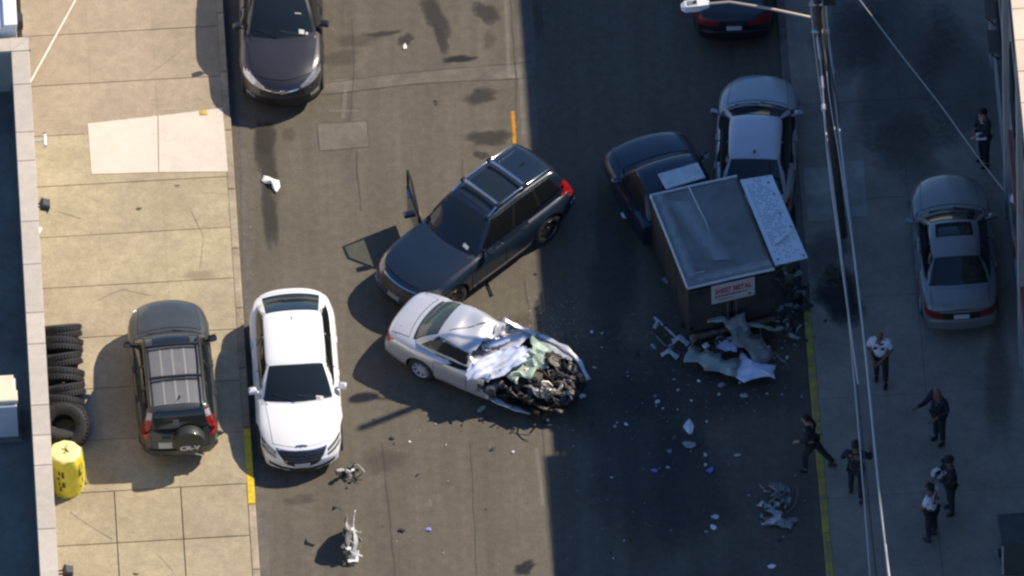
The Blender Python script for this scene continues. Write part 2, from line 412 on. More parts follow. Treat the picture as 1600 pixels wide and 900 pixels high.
M['crack'] = mat('crack_fill', (.074, .067, .056), .95)
for pts, w_ in (([(556, 236), (564, 330)], .018), ([(550, 30), (553, 120), (546, 190)], .014), ([(500, 130), (640, 113), (830, 97)], .018),
                ([(505, 148), (650, 131), (832, 121)], .014), ([(798, 0), (806, 110), (808, 235)], .018), ([(608, 800), (618, 900)], .018),
                ([(596, 690), (608, 800)], .014), ([(722, 250), (726, 320)], .012), ([(820, 440), (838, 560), (850, 700), (868, 900)], .014),
                ([(845, 0), (850, 90)], .014), ([(496, 193), (573, 189), (577, 230), (500, 235), (496, 193)], .013), ([(735, 690), (745, 900)], .01)):
    crack(pts, w_, m_='crack')
for k, (px, py, rx, ry, mm, an) in enumerate((
        (452, 210, .16, .3, 'stain2', 0), (680, 25, .3, .7, 'stain', .4), (752, 150, .42, .28, 'stain', 0), (765, 215, .5, .32, 'stain', .1),
        (690, 62, .16, .45, 'stain', .2), (717, 92, .45, .12, 'stain_d', .1), (760, 20, .3, .4, 'stain', .3), (560, 62, .5, .28, 'stain2', .2), (600, 52, .45, .09, 'stain', .15),
        (634, 62, .2, .22, 'stain', 0), (765, 62, .2, .3, 'stain2', 0), (752, 242, .2, .15, 'stain', 0), (690, 55, .14, .2, 'stain2', 0), (820, 887, .28, .22, 'stain_d', .3),
        (820, 510, .5, .4, 'stain2', 0), (600, 720, .5, .5, 'stain2', 0), (470, 780, .4, .2, 'stain2', 0), (840, 30, .15, .6, 'stain2', 0), (530, 90, .5, .3, 'stain2', 0), (770, 590, .4, .4, 'stain2', 0))):
    blot('oil_stain', px, py, rx, ry, M[mm], .0075 + .0003 * k, ang=an, seed=k)
# soft dark blots over the right half of the road and its pavement
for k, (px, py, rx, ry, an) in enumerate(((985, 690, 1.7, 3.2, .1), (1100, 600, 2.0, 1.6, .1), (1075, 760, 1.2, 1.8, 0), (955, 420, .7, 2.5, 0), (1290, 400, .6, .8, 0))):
    blot('dark_blot', px, py, rx, ry, M['blot_s'], .013 + .0005 * k if px < 1250 else .142, ang=an, seed=40 + k, jag=.4)
def stripe(pts, hw, m_, name, z=.0065, parent=None):
    parent = parent or road
    P = [local(parent, G(x, y, z)) for x, y in pts]; rows = [[], [], []]; fade = []
    for i, p in enumerate(P):
        t_ = (P[min(i + 1, len(P) - 1)] - P[max(i - 1, 0)]).normalized(); s_ = Vector((-t_.y, t_.x, 0)) * hw
        for r_, k in zip(rows, (-1, 0, 1)): r_.append(Vector((p.x + s_.x * k, p.y + s_.y * k, z)))
    fade = [.25] * len(P) + [.75] * len(P) + [.25] * len(P)
    o = MB().grid(rows).build(name, m_, parent, recalc=False)
    at = o.data.attributes.new('fade', 'FLOAT', 'POINT'); at.data.foreach_set('value', fade)
    if o.data.polygons[0].normal.z < 0: o.data.flip_normals()
    return o
stripe([(801, 174), (803, 200), (804, 224)], .055, M['paint_y'], 'orange_paint_mark')
blot('oil_stain', 415, 245, .24, 1.3, M['stain'], .0071, ang=.06, seed=201, jag=.22)
blot('oil_stain', 421, 335, .22, 1.1, M['stain'], .0074, ang=.02, seed=202, jag=.3)
blot('oil_stain', 416, 215, .26, .6, M['stain'], .0077, ang=.02, seed=203, jag=.2)
stripe([(424, 200), (430, 290), (428, 360)], .1, M['stain2'], 'oil_streak', .0078)
stripe([(838, 700), (844, 745), (848, 790)], .06, M['paint_w'], 'worn_lane_mark')
stripe([(790, 0), (793, 60), (795, 120)], .05, M['paint_w'], 'worn_lane_mark')
stripe([(540, 135), (538, 165), (536, 185)], .05, M['paint_w'], 'worn_lane_mark')
stripe([(515, 173), (560, 173)], .03, M['paint_w'], 'worn_lane_mark')
stripe([(672, 780), (672, 790)], .05, M['paint_w'], 'worn_lane_mark')

# ------------------------------------------------------------------ pavements and kerbs, each slab and stone a piece
ZP = .13
def pavement(name, v0, v1, cols, pitch, m_, gap, uofs=0.0, ulim=(-16, 18), usplit=1e9, utop=1e9, m_top=None):
    base = rot(MB().box(((v0 + v1) / 2, 0, (ZP - .035) / 2), (abs(v1 - v0), 120, ZP - .035)).build(name, M['bed'])); tag(base, kind='structure')
    wv = (v1 - v0) / cols; k = 0; mesh_cache = {}
    u = ulim[0] + uofs
    while u < ulim[1]:
        for c in range(cols):
            key = (u > usplit - .1, u > utop)
            if key not in mesh_cache:
                mesh_cache[key] = MB().box((0, 0, -.03), (abs(wv) - (gap if not key[0] else .002), pitch - (gap if not key[0] else gap * .8), .06), bev=.006 if not key[0] else .002).mesh('paving_slab', m_top if key[1] else m_)
            o = link_mesh(mesh_cache[key], 'paving_slab', base); o.location = (v0 + wv * (c + .5), u + pitch / 2, ZP + rnd.uniform(-.002, .002))
        u += pitch
    for (a, b_) in ((U0, ulim[0] + uofs), (u, U1)):
        MB().box(((v0 + v1) / 2, (a + b_) / 2, ZP - .032), (abs(v1 - v0) - .02, b_ - a - .02, .06)).build('far_paving', m_, base)
    return base
_, ujoint = UV(230, 764, ZP)
side_l = pavement('left_pavement', -10.6, VL - .16, 3, 1.56, M['slab'], .022, ulim=(ujoint - 1.56 * 6, ujoint + 1.56 * 18), usplit=ujoint, utop=UV(230, 262, ZP)[1], m_top=M['slab_p'])
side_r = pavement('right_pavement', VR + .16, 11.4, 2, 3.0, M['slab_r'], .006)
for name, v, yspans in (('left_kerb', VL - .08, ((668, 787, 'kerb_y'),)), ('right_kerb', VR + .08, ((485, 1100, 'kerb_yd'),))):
    k_ = rot(MB().box((v, 0, .03), (.13, 120, .06)).build(name, M['bed'])); tag(k_, kind='structure')
    cuts = []
    spans = []
    for y0, y1, mm in yspans:
        px = 392 if v < 0 else 1272
        spans.append((UV(px, y1, .13)[1], UV(px, y0, .13)[1], mm))
    edges = sorted([-16.0, 18.0] + [e for s in spans for e in s[:2] if -16 < e < 18])
    for a, b_ in zip(edges, edges[1:]):
        n_ = max(1, round((b_ - a) / 1.8)); st = (b_ - a) / n_
        for i in range(n_):
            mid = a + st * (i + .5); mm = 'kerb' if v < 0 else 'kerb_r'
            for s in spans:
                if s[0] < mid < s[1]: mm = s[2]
            o = MB().box((v, mid, .062 + (.004 if mm in ('kerb_y', 'kerb_yd') else 0)), (.17, st - .012, .136), bev=.018).build('kerb_stone', M[mm], k_)
    for (a, b_) in ((U0, -16), (18, U1)): MB().box((v, (a + b_) / 2, .065), (.16, b_ - a, .13)).build('kerb_run', M['kerb'], k_)

# pale new slabs, faint outlines and the yellow valve cover
for pts in ([(137, 193), (246, 181), (247, 269), (143, 272)], [(247.5, 181), (348, 168.5), (356, 268), (248.5, 269)]):
    sheet('concrete_patch', pts, ZP + .012, M['slab_pale'], side_l, th=1)
for pts in ([(52, 141), (57, 139)], [(111, 138), (117, 147), (116, 183), (110, 186)], [(50, 186), (78, 187), (95, 186)], [(136, 205), (131, 214)], [(270, 146), (278, 147)], [(246, 172), (270, 171), (290, 171)],
            [(316, 300), (350, 301), (357, 303)]):
    stripe(pts, .025, M['pale_mark'], 'chalk_mark', ZP + .006, side_l)
b = MB().box((0, 0, .012), (.16, .13, .03), bev=.008); o = b.build('valve_cover', mat('valve_yellow', (.55, .38, .05), .6, var=.3, scale=20), side_l)
p = local(side_l, G(318, 177, ZP)); o.location = (p.x, p.y, ZP + .008)
for k, (px, py, rx, ry, mm) in enumerate(((217, 326, .07, .07, 'stain'), (152, 310, .13, .1, 'pale_mark'), (277, 290, .06, .04, 'stain'), 
                                          (310, 430, .5, .15, 'stain_p'), (212, 897, .08, .05, 'stain'))):
    blot('pavement_stain', px, py, rx, ry, M[mm], ZP + .0065 + .0004 * k, side_l, seed=k + 80)
blot('dark_patch', 1312, 462, .62, .95, M['blot_b'], ZP + .012, side_r, seed=5, jag=.3)  # plain black blot on the right pavement
for pts in ([(1255, 262), (1300, 262), (1302, 345), (1262, 345)], [(1306, 252), (1350, 250), (1356, 338), (1308, 340)]):
    sheet('concrete_patch', pts, ZP + .010, M['conc_r'], side_r, th=1)
for k, (px, py, rx, ry, mm) in enumerate(((1400, 100, 1.6, 2.8, 'blot_s'), (1330, 60, .9, 1.6, 'blot_s'), (1500, 130, 1.0, 2.4, 'blot_s'), (1420, 230, 1.2, 1.0, 'stain2'), (1560, 600, .4, 2, 'stain2'))):
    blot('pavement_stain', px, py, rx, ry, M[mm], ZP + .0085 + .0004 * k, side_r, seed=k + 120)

for pts, w_ in (([(150, 470), (190, 452), (236, 462)], .008), ([(300, 330), (318, 372), (312, 420)], .007), ([(110, 800), (150, 828), (176, 842)], .008), ([(240, 860), (270, 892)], .006), ([(225, 120), (262, 96), (300, 60)], .007), ([(90, 330), (128, 342)], .006)):
    crack(pts, w_, side_l, ZP + .007, 'crack_p', 'hairline_crack')
gb = MB(); gr_ = random.Random(77)
for k in range(1100):
    px, py = (gr_.gauss(372 + .05 * (k % 900), 10), gr_.uniform(0, 900)) if k < 500 else (gr_.uniform(90, 380), gr_.uniform(0, 900))
    z = .006 if px > 362 + .05 * py else ZP + .004
    p = G(px, py, z); s_ = gr_.uniform(.005, .014); gb.k = gr_.randrange(2)
    gb.add([p + Vector((gr_.uniform(-s_, s_), gr_.uniform(-s_, s_), gr_.uniform(0, s_))) for _ in range(4)], [(0, 1, 2), (0, 2, 3), (0, 3, 1), (1, 3, 2)])
tag(gb.build('kerbside_grit', [M['bed'], M['shard_g']]), 'grit and gravel crumbs along the left kerb and pavement', 'grit', kind='stuff')
# ------------------------------------------------------------------ buildings
def at_street(v, u, z=0): return SROT @ Vector((v, u, z))
HL = 5.0
vl = UV(68, 480, HL)[0]                                   # outer edge of the left parapet
_, uend = UV(43, 58, HL)                                  # its far corner
lb = empty('flat_roofed_building', at_street(vl, uend), STREET, 'flat roofed building with dark felt roof and pale stone parapet beside the sunny pavement', 'building')
CW, DEP, LEN = .40, 9.0, 24.0
MB().box((-.05 - .15, -LEN / 2, (HL - .08) / 2), (.3, LEN, HL - .08)).build('wall', M['wall_l'], lb)
MB().box((-.35 - DEP / 2, -.05 - .15, (HL - .08) / 2), (DEP, .3, HL - .08)).build('wall', M['wall_l'], lb)
MB().box((-.35 - DEP / 2, -LEN / 2, HL - 1.45), (DEP, LEN - .7, .2)).build('roof', M['tar'], lb)
MB().box((-.40, -LEN / 2, HL - 1.24), (.1, LEN - .8, .22)).build('roof_upstand', M['tar'], lb)
ys = [130, 205, 250, 345, 412, 488, 537, 633, 680, 727, 827, 925]
us = [0.0] + [UV(60, y, HL)[1] - uend for y in ys]
while us[-1] > -LEN: us.append(us[-1] - 1.85)
for a, b_ in zip(us, us[1:]):
    if a == 0.0: a = -CW - .012
    MB().box((-CW / 2, (a + b_) / 2, HL - .04), (CW, a - b_ - .014, .09), bev=.008).build('coping_stone', M['coping'], lb)
# the mitred corner stone and the far row
MB().prism([(-CW - .0, -CW), (0, -CW), (0, 0)], HL - .085, HL + .005).build('coping_stone', M['coping'], lb)
MB().prism([(-CW - .012, -CW), (-.012, 0), (-CW - .012, 0)], HL - .085, HL + .005).build('coping_stone', M['coping'], lb)
for k in range(5):
    MB().box((-CW - .012 - .9 - 1.8 * k, -CW / 2, HL - .04), (1.786, CW, .09), bev=.008).build('coping_stone', M['coping'], lb)
def fixture(name, px, py, h, label, cat, build):
    v, u = UV(px, py, h); e = empty(name, at_street(v, u, h), STREET, label, cat); build(e); return e
def flood(e):
    MB().box((-.0, 0, 0), (.20, .26, .20), Matrix.Rotation(R(20), 4, 'Y'), bev=.03).build('housing', M['dark_m'], e)
    MB().box((.09, 0, -.06), (.03, .22, .16), Matrix.Rotation(R(20), 4, 'Y')).build('lens', M['glass'], e)
    MB().tube([(-.3, -.05, -.02), (-.1, -.05, -.01)], .018).tube([(-.3, .05, -.02), (-.1, .05, -.01)], .018).build('bracket', M['dark_m'], e)
fixture('floodlight', 70, 320, 4.3, 'black floodlight on the wall below the middle of the pale parapet', 'floodlight', flood)
fixture('floodlight', 106, 893, 4.3, 'black floodlight at the bottom edge beside the paved corner', 'floodlight', flood)
def wl(e):
    MB().tube([(-.2, 0, 0), (.06, 0, 0)], .02).build('bracket', M['lamp_g'], e)
    MB().box((.09, 0, 0), (.07, .36, .1), bev=.02).build('housing', M['white_b'], e)
    MB().box((.09, .2, .0), (.05, .06, .06)).build('sensor', M['dark_m'], e)
fixture('wall_light', 64, 220, 4.3, 'small white bar light sticking out from the wall near the parapet top', 'wall light', wl)
def lw(e):
    MB().box((0, 0, 0), (.08, .2, .08), Matrix.Rotation(R(-25), 4, 'Z'), bev=.02).build('housing', M['white_b'], e)
    MB().tube([(-.16, 0, 0), (0, 0, 0)], .015).build('bracket', M['lamp_g'], e)
fixture('wall_bracket', 61, 361, 4.3, 'small white bracket on the wall just below the black floodlight', 'bracket', lw)

# rooftop plant
v, u = UV(8, 690, HL - 1.34)
hv = empty('rooftop_unit', at_street(v - .5, u + .45, HL - 1.34), STREET, 'ventilation unit on the dark felt roof, sunlit top and shaded sides in its colours', 'ventilation unit')
MB().box((0, 0, .55), (1.6, .85, 1.1), bev=.02).build('casing', M['hvac_g'], hv)
MB().box((-.02, .22, 1.13), (1.56, .5, .06), bev=.015).build('cover', M['hvac_lit'], hv)
MB().box((.01, -.2, 1.16), (1.64, .32, .12), bev=.02).build('hood', M['hvac_lit'], hv)
MB().box((0, 0, .06), (1.75, 1.0, .12)).build('curb', M['tar'], hv)
for k in range(5): MB().box((-.2, -.43, .3 + .12 * k), (.9, .02, .05), Matrix.Rotation(0, 4, 'X')).build('louvre', M['hvac_g'], hv)

v, u = UV(25, 42, 5.2)
nb = empty('white_building', at_street(v, u), STREET, 'white rendered building at the top left corner beyond the felt roof', 'building')
MB().box((-4, 6, 2.6), (8, 12, 5.2)).build('wall', M['white_b'], nb)
MB().box((-.12, 6, 5.25), (.3, 12.04, .1), bev=.01).build('coping', M['white_b'], nb)
MB().box((-.5 - 3.7, .14, 5.25), (7.4, .3, .1), bev=.01).build('coping', M['white_b'], nb)
MB().box((-4.2, 6.1, 5.21), (7.5, 11.6, .03)).build('roof', M['hvac_g'], nb)
bx = empty('vent_box', at_street(v + .03, u + .5, 4.85), STREET, 'small black vent box on the side of the white building', 'vent box')
MB().box((.06, 0, 0), (.12, .28, .3), bev=.015).build('casing', M['dark_m'], bx)
for k in range(3): MB().box((.125, 0, -.08 + .08 * k), (.012, .22, .03)).build('louvre', M['gap'], bx)

# the tall building on the right, whose shade covers half of the street
HR = 11.25
vr = UV(1590, 120, HR)[0]
ustep = UV(870, 756, 0)[1] + SUN.y / SUN.z * HR
rb = empty('tall_building', at_street(vr + .2, -14), STREET, 'tall grey brown building at the right edge with sunlit sandstone coping', 'building')
L2 = 60
uf = ustep + 14                                             # the front (nearer) bay of the parapet is a course higher
MB().box((7, 24, (HR - .1) / 2), (14, L2, HR - .1)).build('wall', M['wall_r'], rb)
MB().box((1.0, (uf - 6) / 2, HR + .0), (1.98, uf + 6, .2)).build('raised_parapet', M['wall_r'], rb)
k = .4
while k < 50:
    up = .22 if k < uf else 0.0
    MB().box((.35, k + .47, HR - .05 + up), (1.1, .93, .1), bev=.008).build('coping_stone', M['coping_r'], rb)
    MB().box((1.5, k + .47, HR - .06 + up), (1.16, .93, .1), bev=.008).build('roof_slab', M['coping_r'], rb) if k < 30 else None
    k += .945
for i in range(12):
    u_ = -3 + i * 4.6
    MB().box((-.06, u_, 5.3), (.12, .5, 10.6)).build('pilaster', M['wall_rp'], rb)
    for z0 in (1.9, 5.2, 8.4):
        f = MB().box((-.012, u_ + 2.3, z0 + .6), (.05, 2.4, 1.9)).build('window', M['trim'], rb); MB().box((-.045, u_ + 2.3, z0 + .6), (.02, 2.2, 1.7)).build('pane', M['glass'], f)
MB().box((-.02, 19, .55), (.06, 48, 1.1)).build('plinth', M['wall_rp'], rb)
pu = UV(1593, 285, 3.2)[1] + 14
MB().box((-.05, pu, 3.6), (.09, 2.0, .5)).build('fascia', M['wall_red'], rb)
MB().box((-.05, UV(1596, 470, 2.0)[1] + 14, 2.6), (.09, 3.0, .4)).build('fascia', M['wall_red'], rb)
def dome(e):
    MB().lathe([(.0, .17), (.09, .15), (.15, .08), (.17, 0), (.15, -.02)], 14).build('shade', M['lamp_g'], e, 40)
    MB().tube([(.3, 0, .1), (.0, 0, .12)], .02).build('bracket', M['dark_m'], e)
fixture('wall_lamp', 1590, 311, 3.0, 'pale domed lamp on the wall of the tall building by the grey sedan', 'wall lamp', dome)
def dbox(e):
    MB().box((.05, 0, 0), (.3, .3, .42), bev=.02).build('casing', M['dark_m'], e); MB().box((-.11, 0, .0), (.02, .22, .3)).build('door', M['trim'], e)
fixture('meter_box', 1592, 388, 2.2, 'black meter box on the right wall below the domed lamp', 'meter box', dbox)
def awn(px, py, h, label):
    v, u = UV(px, py, h); e = empty('doorway_canopy', at_street(vr + .19, u, h), STREET, label, 'canopy')
    MB().box((-.13, 0, 0), (.26, .7, .05), Matrix.Rotation(R(8), 4, 'Y')).build('sheet', M['awning'], e)
    MB().tube([(0, -.3, -.3), (-.2, -.3, -.03)], .02).tube([(0, .3, -.3), (-.2, .3, -.03)], .02).build('bracket', M['dark_m'], e)
awn(1556, 12, 2.4, 'upper of two small canopies on the right wall at the top edge')
awn(1560, 66, 2.4, 'lower of two small canopies on the right wall near the top edge')

# ------------------------------------------------------------------ pole, street lamp, cables
pb, pt = G(1316, 368, ZP), G(1260, -155, 11.2)
pole = empty('utility_pole', pb, 0, 'dark weathered wooden utility pole carrying the bundle of cables', 'utility pole')
MB().tube([(0, 0, 0), (pt - pb) * .5, pt - pb], [.115, .105, .09], 12).build('pole_shaft', M['wood'], pole, 40)
for s in (.62, .70, .77):
    c = (pt - pb) * s; MB().tube([c + Vector((-.19, -.06, 0)), c + Vector((.19, -.06, 0))], .035).build('bolt', M['galv_e'], pole)
c = (pt - pb) * .73; MB().box((c.x + .28, c.y - .05, c.z), (.28, .3, .55), bev=.04).build('splice_box', M['dark_m'], pole)
c = (pt - pb) * .735; MB().box((c.x - .22, c.y - .05, c.z), (.3, .14, .14), bev=.02).build('arm_clamp', M['galv_e'], pole)
lh = 8.35
a, b_, c_, d_ = G(1266, 27, lh - .25), G(1200, 13, lh), G(1140, 3, lh + .1), G(1108, 6, lh + .05)
lamp = empty('street_lamp', a, 0, 'cobra head street lamp on a thin arm reaching over the dark car', 'street lamp')
MB().tube([Vector((0, 0, 0)), b_ - a, c_ - a, d_ - a], [.035, .033, .03, .03], 8).build('arm', M['lamp_arm'], lamp, 60)
hd = G(1083, 9, lh) - a
Mx = Matrix.Translation(hd) @ Matrix.Rotation(R(5), 4, 'Z')
MB().add([Mx @ Vector(p) for p in [(.36, -.07, -.03), (.36, .07, -.03), (.36, .07, .06), (.36, -.07, .06), (.1, -.14, -.06), (.1, .14, -.06), (.1, .12, .1), (.1, -.12, .1),
      (-.18, -.13, -.06), (-.18, .13, -.06), (-.18, .10, .085), (-.18, -.10, .085), (-.27, -.07, -.04), (-.27, .07, -.04), (-.27, .05, .04), (-.27, -.05, .04)]],
     [(0, 1, 2, 3), (15, 14, 13, 12)] + [(i * 4 + k, i * 4 + 4 + k, i * 4 + 4 + (k + 1) % 4, i * 4 + (k + 1) % 4) for i in range(3) for k in range(4)]).build('lamp_head', M['lamp_g'], lamp)
MB().lathe([(.0, .05), (.035, .05), (.04, 0)], 10, Mx @ Matrix.Translation((.05, 0, .1))).build('photocell', M['dark_m'], lamp)
MB().box((0, 0, 0), (.2, .11, .012), Mx @ Matrix.Translation((-.02, 0, .104))).build('cover_plate', M['galv'], lamp)

def cable(pts, r, m_, label, group=None, sag=0.0, name='overhead_cable', lumps=()):
    P = [G(*p) for p in pts]; Q = []
    n_ = len(P) - 1
    for i in range(n_):
        p0, p1, p2, p3 = P[max(i - 1, 0)], P[i], P[i + 1], P[min(i + 2, n_)]
        for k in range(8):
            t = k / 8; Q.append(.5 * ((2 * p1) + (p2 - p0) * t + (2 * p0 - 5 * p1 + 4 * p2 - p3) * t * t + (3 * p1 - p0 - 3 * p2 + p3) * t ** 3))
    Q.append(P[-1])
    b = MB().tube([q - P[0] for q in Q], r, 6)
    for s, ln, rr in lumps:
        k = int(s * (len(Q) - 1)); q = Q[k]; t = (Q[min(k + 1, len(Q) - 1)] - Q[k - 1]).normalized()
        b.tube([q - P[0] - t * ln / 2, q - P[0] - t * ln * .4, q - P[0] + t * ln * .4, q - P[0] + t * ln / 2], [r, rr, rr, r], 8)
    o = b.build(name, m_, None, 60); o.location = P[0]; return tag(o, label, 'cable', group)
cable([(1264, -40, 6.81), (1272, 60, 6.73), (1290, 200, 6.68), (1318, 420, 6.62), (1339, 640, 6.57), (1362, 930, 6.55)], .016, M['cable'], 'leftmost thin grey cable of the bundle along the pole')
cable([(1270, -40, 6.9), (1279, 60, 6.84), (1288, 130, 6.79), (1300, 260, 6.75), (1322, 440, 6.7), (1345, 660, 6.59), (1372, 930, 6.57)], .014, M['cable_k'], 'dark cable of the bundle that runs on down to the bottom edge', lumps=((.3, .4, .03),))
cable([(1268, -40, 6.95), (1276, 40, 6.9), (1284, 110, 6.86), (1289, 190, 6.81), (1299, 290, 6.79), (1330, 520, 6.73), (1341, 600, 6.7)], .020, M['cable'], 'grey lashed cable with splice cases second from the left in the bundle', lumps=((.25, .7, .045), (.38, .4, .04), (.46, .2, .06), (.1, .5, .045)))
cable([(1288, -40, 6.99), (1293, 40, 6.95), (1301, 110, 6.9), (1318, 260, 6.86), (1349, 520, 6.9), (1374, 770, 7.5), (1394, 940, 7.5)], .024, M['cable'], 'thick bright cable rightmost of the bundle running to the bottom edge', lumps=((.2, .2, .04), (.35, .2, .04)))
cable([(1278, -40, 7.06), (1286, 50, 7.01), (1296, 150, 6.95), (1312, 250, 6.9), (1340, 440, 6.84), (1368, 700, 6.79), (1391, 940, 6.77)], .013, M['cable'], 'thin cable twisted beside the thick bright cable')
cable([(1276, -40, 7.1), (1282, 30, 7.06), (1292, 110, 6.99)], .03, M['cable_k'], 'short thick black cable drooping at the top of the bundle', lumps=((.6, .5, .045),))
cable([(1280, -40, 7.1), (1290, 60, 7.03), (1306, 150, 6.97), (1312, 200, 6.95)], .02, M['cable_k'], 'black drip loop cable behind the grey ones by the pole top')
cable([(1325, -25, 8.6), (1400, 75, 7.6), (1470, 165, 6.6), (1530, 248, 5.8), (1568, 296, 5.4)], .013, M['cable'], 'thin service cable slanting down to the tall building wall')
cable([(130, -22, 1.50), (118, 0, 1.46), (86, 58, 1.36), (52, 120, 1.26), (28, 164, 1.2)], .017, M['rope'], 'taut pale rope stretched low over the top left pavement', name='barrier_rope')

# ------------------------------------------------------------------ tyres, bag, bins by the walls
def tyre_mesh(Rr, W_, ri):
    h = W_ / 2
    pr = [(ri, -h * .8), (ri + .03, -h * .95), (Rr * .78, -h * 1.02), (Rr * .92, -h * .97), (Rr * .985, -h * .8), (Rr, -h * .5), (Rr, -h * .08), (Rr - .012, -h * .07), (Rr - .012, h * .07), (Rr, h * .08), (Rr, h * .5), (Rr * .985, h * .8),
          (Rr * .92, h * .97), (Rr * .78, h * 1.02), (ri + .03, h * .95), (ri, h * .8), (ri + .025, h * .5), (ri + .06, 0), (ri + .025, -h * .5), (ri, -h * .8)]
    b = MB().lathe(pr, 36)
    for k in range(40):                                          # tread blocks
        Mx = Matrix.Rotation(2 * math.pi * k / 40, 4, 'Z')
        for z, sk in ((-h * .55, .25), (h * .55, -.25)): b.box((Rr + .004, 0, z), (.022, .045, h * .62), Mx @ Matrix.Rotation(0, 4, 'X'))
    return b.mesh('tyre', M['tyre'], 50)
tm = tyre_mesh(.46, .30, .25); tm2 = tyre_mesh(.55, .34, .28)
tl = ['topmost tyre of the row leaning by the wall', 'second tyre from the top of the leaning row', 'third tyre from the top of the leaning row', 'fourth tyre from the top of the leaning row', 'fifth tyre from the top of the leaning row',
      'sixth tyre from the top of the leaning row', 'large tyre with its dark hole facing up next to the yellow bag']
for i, (px, py, lean, yaw, big, h) in enumerate(((95, 518, -46, 4, 0, .42), (97, 540, -56, -5, 0, .42), (96, 563, -48, 9, 0, .42), (99, 588, -57, -6, 0, .42), (101, 611, -47, 10, 0, .42), (99, 632, -56, -9, 0, .42), (101, 667, 41, -18, 1, .42))):
    p = G(px, py, h)
    o = link_mesh(tm2 if big else tm, 'tyre'); o.location = p
    o.rotation_euler = (Matrix.Rotation(R(yaw), 4, 'Z') @ Matrix.Rotation(R(lean), 4, 'X')).to_euler()
    tag(o, 'black truck ' + tl[i], 'tyre', 'worn tyres leaning in a row by the left wall')
o = link_mesh(tm2, 'tyre'); o.location = G(100, 662, .30); tag(o, 'black truck tyre added flat under the large tyre to darken its hole', 'tyre', 'worn tyres leaning in a row by the left wall'); o.location.z = ZP + .16  # extra tyre, added so the large tyre's hole looks dark
# yellow bulk bag
yb = empty('bulk_bag', G(105, 760, ZP), 0, 'bright yellow full bulk bag with dark print standing by the left wall', 'bag')
rows = []
for i in range(15):
    t = i / 14; z = 1.12 * t; row = []
    for k in range(41):
        q = 2 * math.pi * k / 40; r_ = .385 * (1 + .05 * math.sin(math.pi * t) - .1 * max(0, t - .86) / .14 - .06 * max(0, .12 - t) / .12)
        r_ += .012 * math.sin(9 * q + 5 * t) * t + .02 * noise.noise(Vector((3 * math.cos(q), 3 * math.sin(q), 4 * t)))
        row.append(Vector((r_ * math.cos(q), r_ * math.sin(q), z + .02 * noise.noise(Vector((2 * math.cos(q), 2 * math.sin(q), t * 2))) * t)))
    rows.append(row)
MB().grid(rows).build('sack', M['yellow_bag'], yb, 60)
top = [[Vector((p.x * f, p.y * f, p.z + dz + .012 * noise.noise(Vector((p.x * 5 * f, p.y * 5 * f, 3))))) for p in rows[-1]] for f, dz in ((1, 0), (.93, .03), (.7, .045), (.4, .05), (.15, .055), (.01, .055))]
MB().grid(top).build('sack_top', M['bag_top'], yb, 60)
rr = random.Random(3)
for (q0, z0, hh, ww) in ((-1.75, .70, .2, .10), (-1.72, .40, .16, .13), (-.75, .62, .26, .08), (-1.95, .78, .12, .07), (-2.0, .62, .08, .09), (-1.95, .46, .1, .06), (-1.9, .28, .12, .09), (-.55, .82, .2, .05), (-.6, .6, .14, .05), (-.55, .38, .16, .06), (-.75, .9, .1, .04), (-.72, .25, .07, .06)):
    prow = [[Vector((.414 * math.cos(q0 + s * ww * 2 / 3 + .04 * math.sin(t * 9)), .414 * math.sin(q0 + s * ww * 2 / 3 + .04 * math.sin(t * 9)), z0 + hh * t)) for s in (-1, -.3, .3, 1)] for t in (0, .33, .66, 1)]
    MB().grid(prow).build('print_mark', M['print'], yb)
for pts in ([(-.05, -.1), (.05, .0), (0, .09), (.07, .16)], [(-.08, .05), (.0, .02), (.08, -.06)]):
    MB().tube([(x, y, 1.185) for x, y in pts], .012, 5).build('print_mark', M['print'], yb)

def bin_(px, py, rz, s, label):
    e = empty('wheelie_bin', G(px, py, ZP), rz, label, 'bin')
    x, y, h = .29 * s, .36 * s, 1.05 * s
    b = MB(); b.add([(-x * .8, -y * .8, .08), (x * .8, -y * .8, .08), (x * .8, y * .8, .08), (-x * .8, y * .8, .08), (-x, -y, h), (x, -y, h), (x, y, h), (-x, y, h)], [(3, 2, 1, 0), (4, 5, 6, 7), (0, 1, 5, 4), (1, 2, 6, 5), (2, 3, 7, 6), (3, 0, 4, 7)])
    b.build('body', M['bin_grey'], e)
    MB().box((0, -.01, h + .03), (x * 2.15, y * 2.15, .06), bev=.02).build('lid', M['bin_grey'], e)
    MB().tube([(-x * .9, y + .05, h - .04), (x * .9, y + .05, h - .04)], .018).build('handle', M['shard_d'], e)
    for s_ in (-1, 1):
        MB().lathe([(0, -.03), (.1, -.03), (.1, .03), (0, .03)], 14, Matrix.Translation((s_ * x * .9, y * .8, .1)) @ Matrix.Rotation(R(90), 4, 'Y')).build('wheel', M['tyre'], e)
        MB().box((s_ * x * .93, -y * .95, h * .55), (.035, .03, h * .75)).build('edge_strip', M['galv_e'], e)
bin_(1586, 884, R(4), 1.15, 'dark wheeled bin with pale edge strips at the bottom right corner')

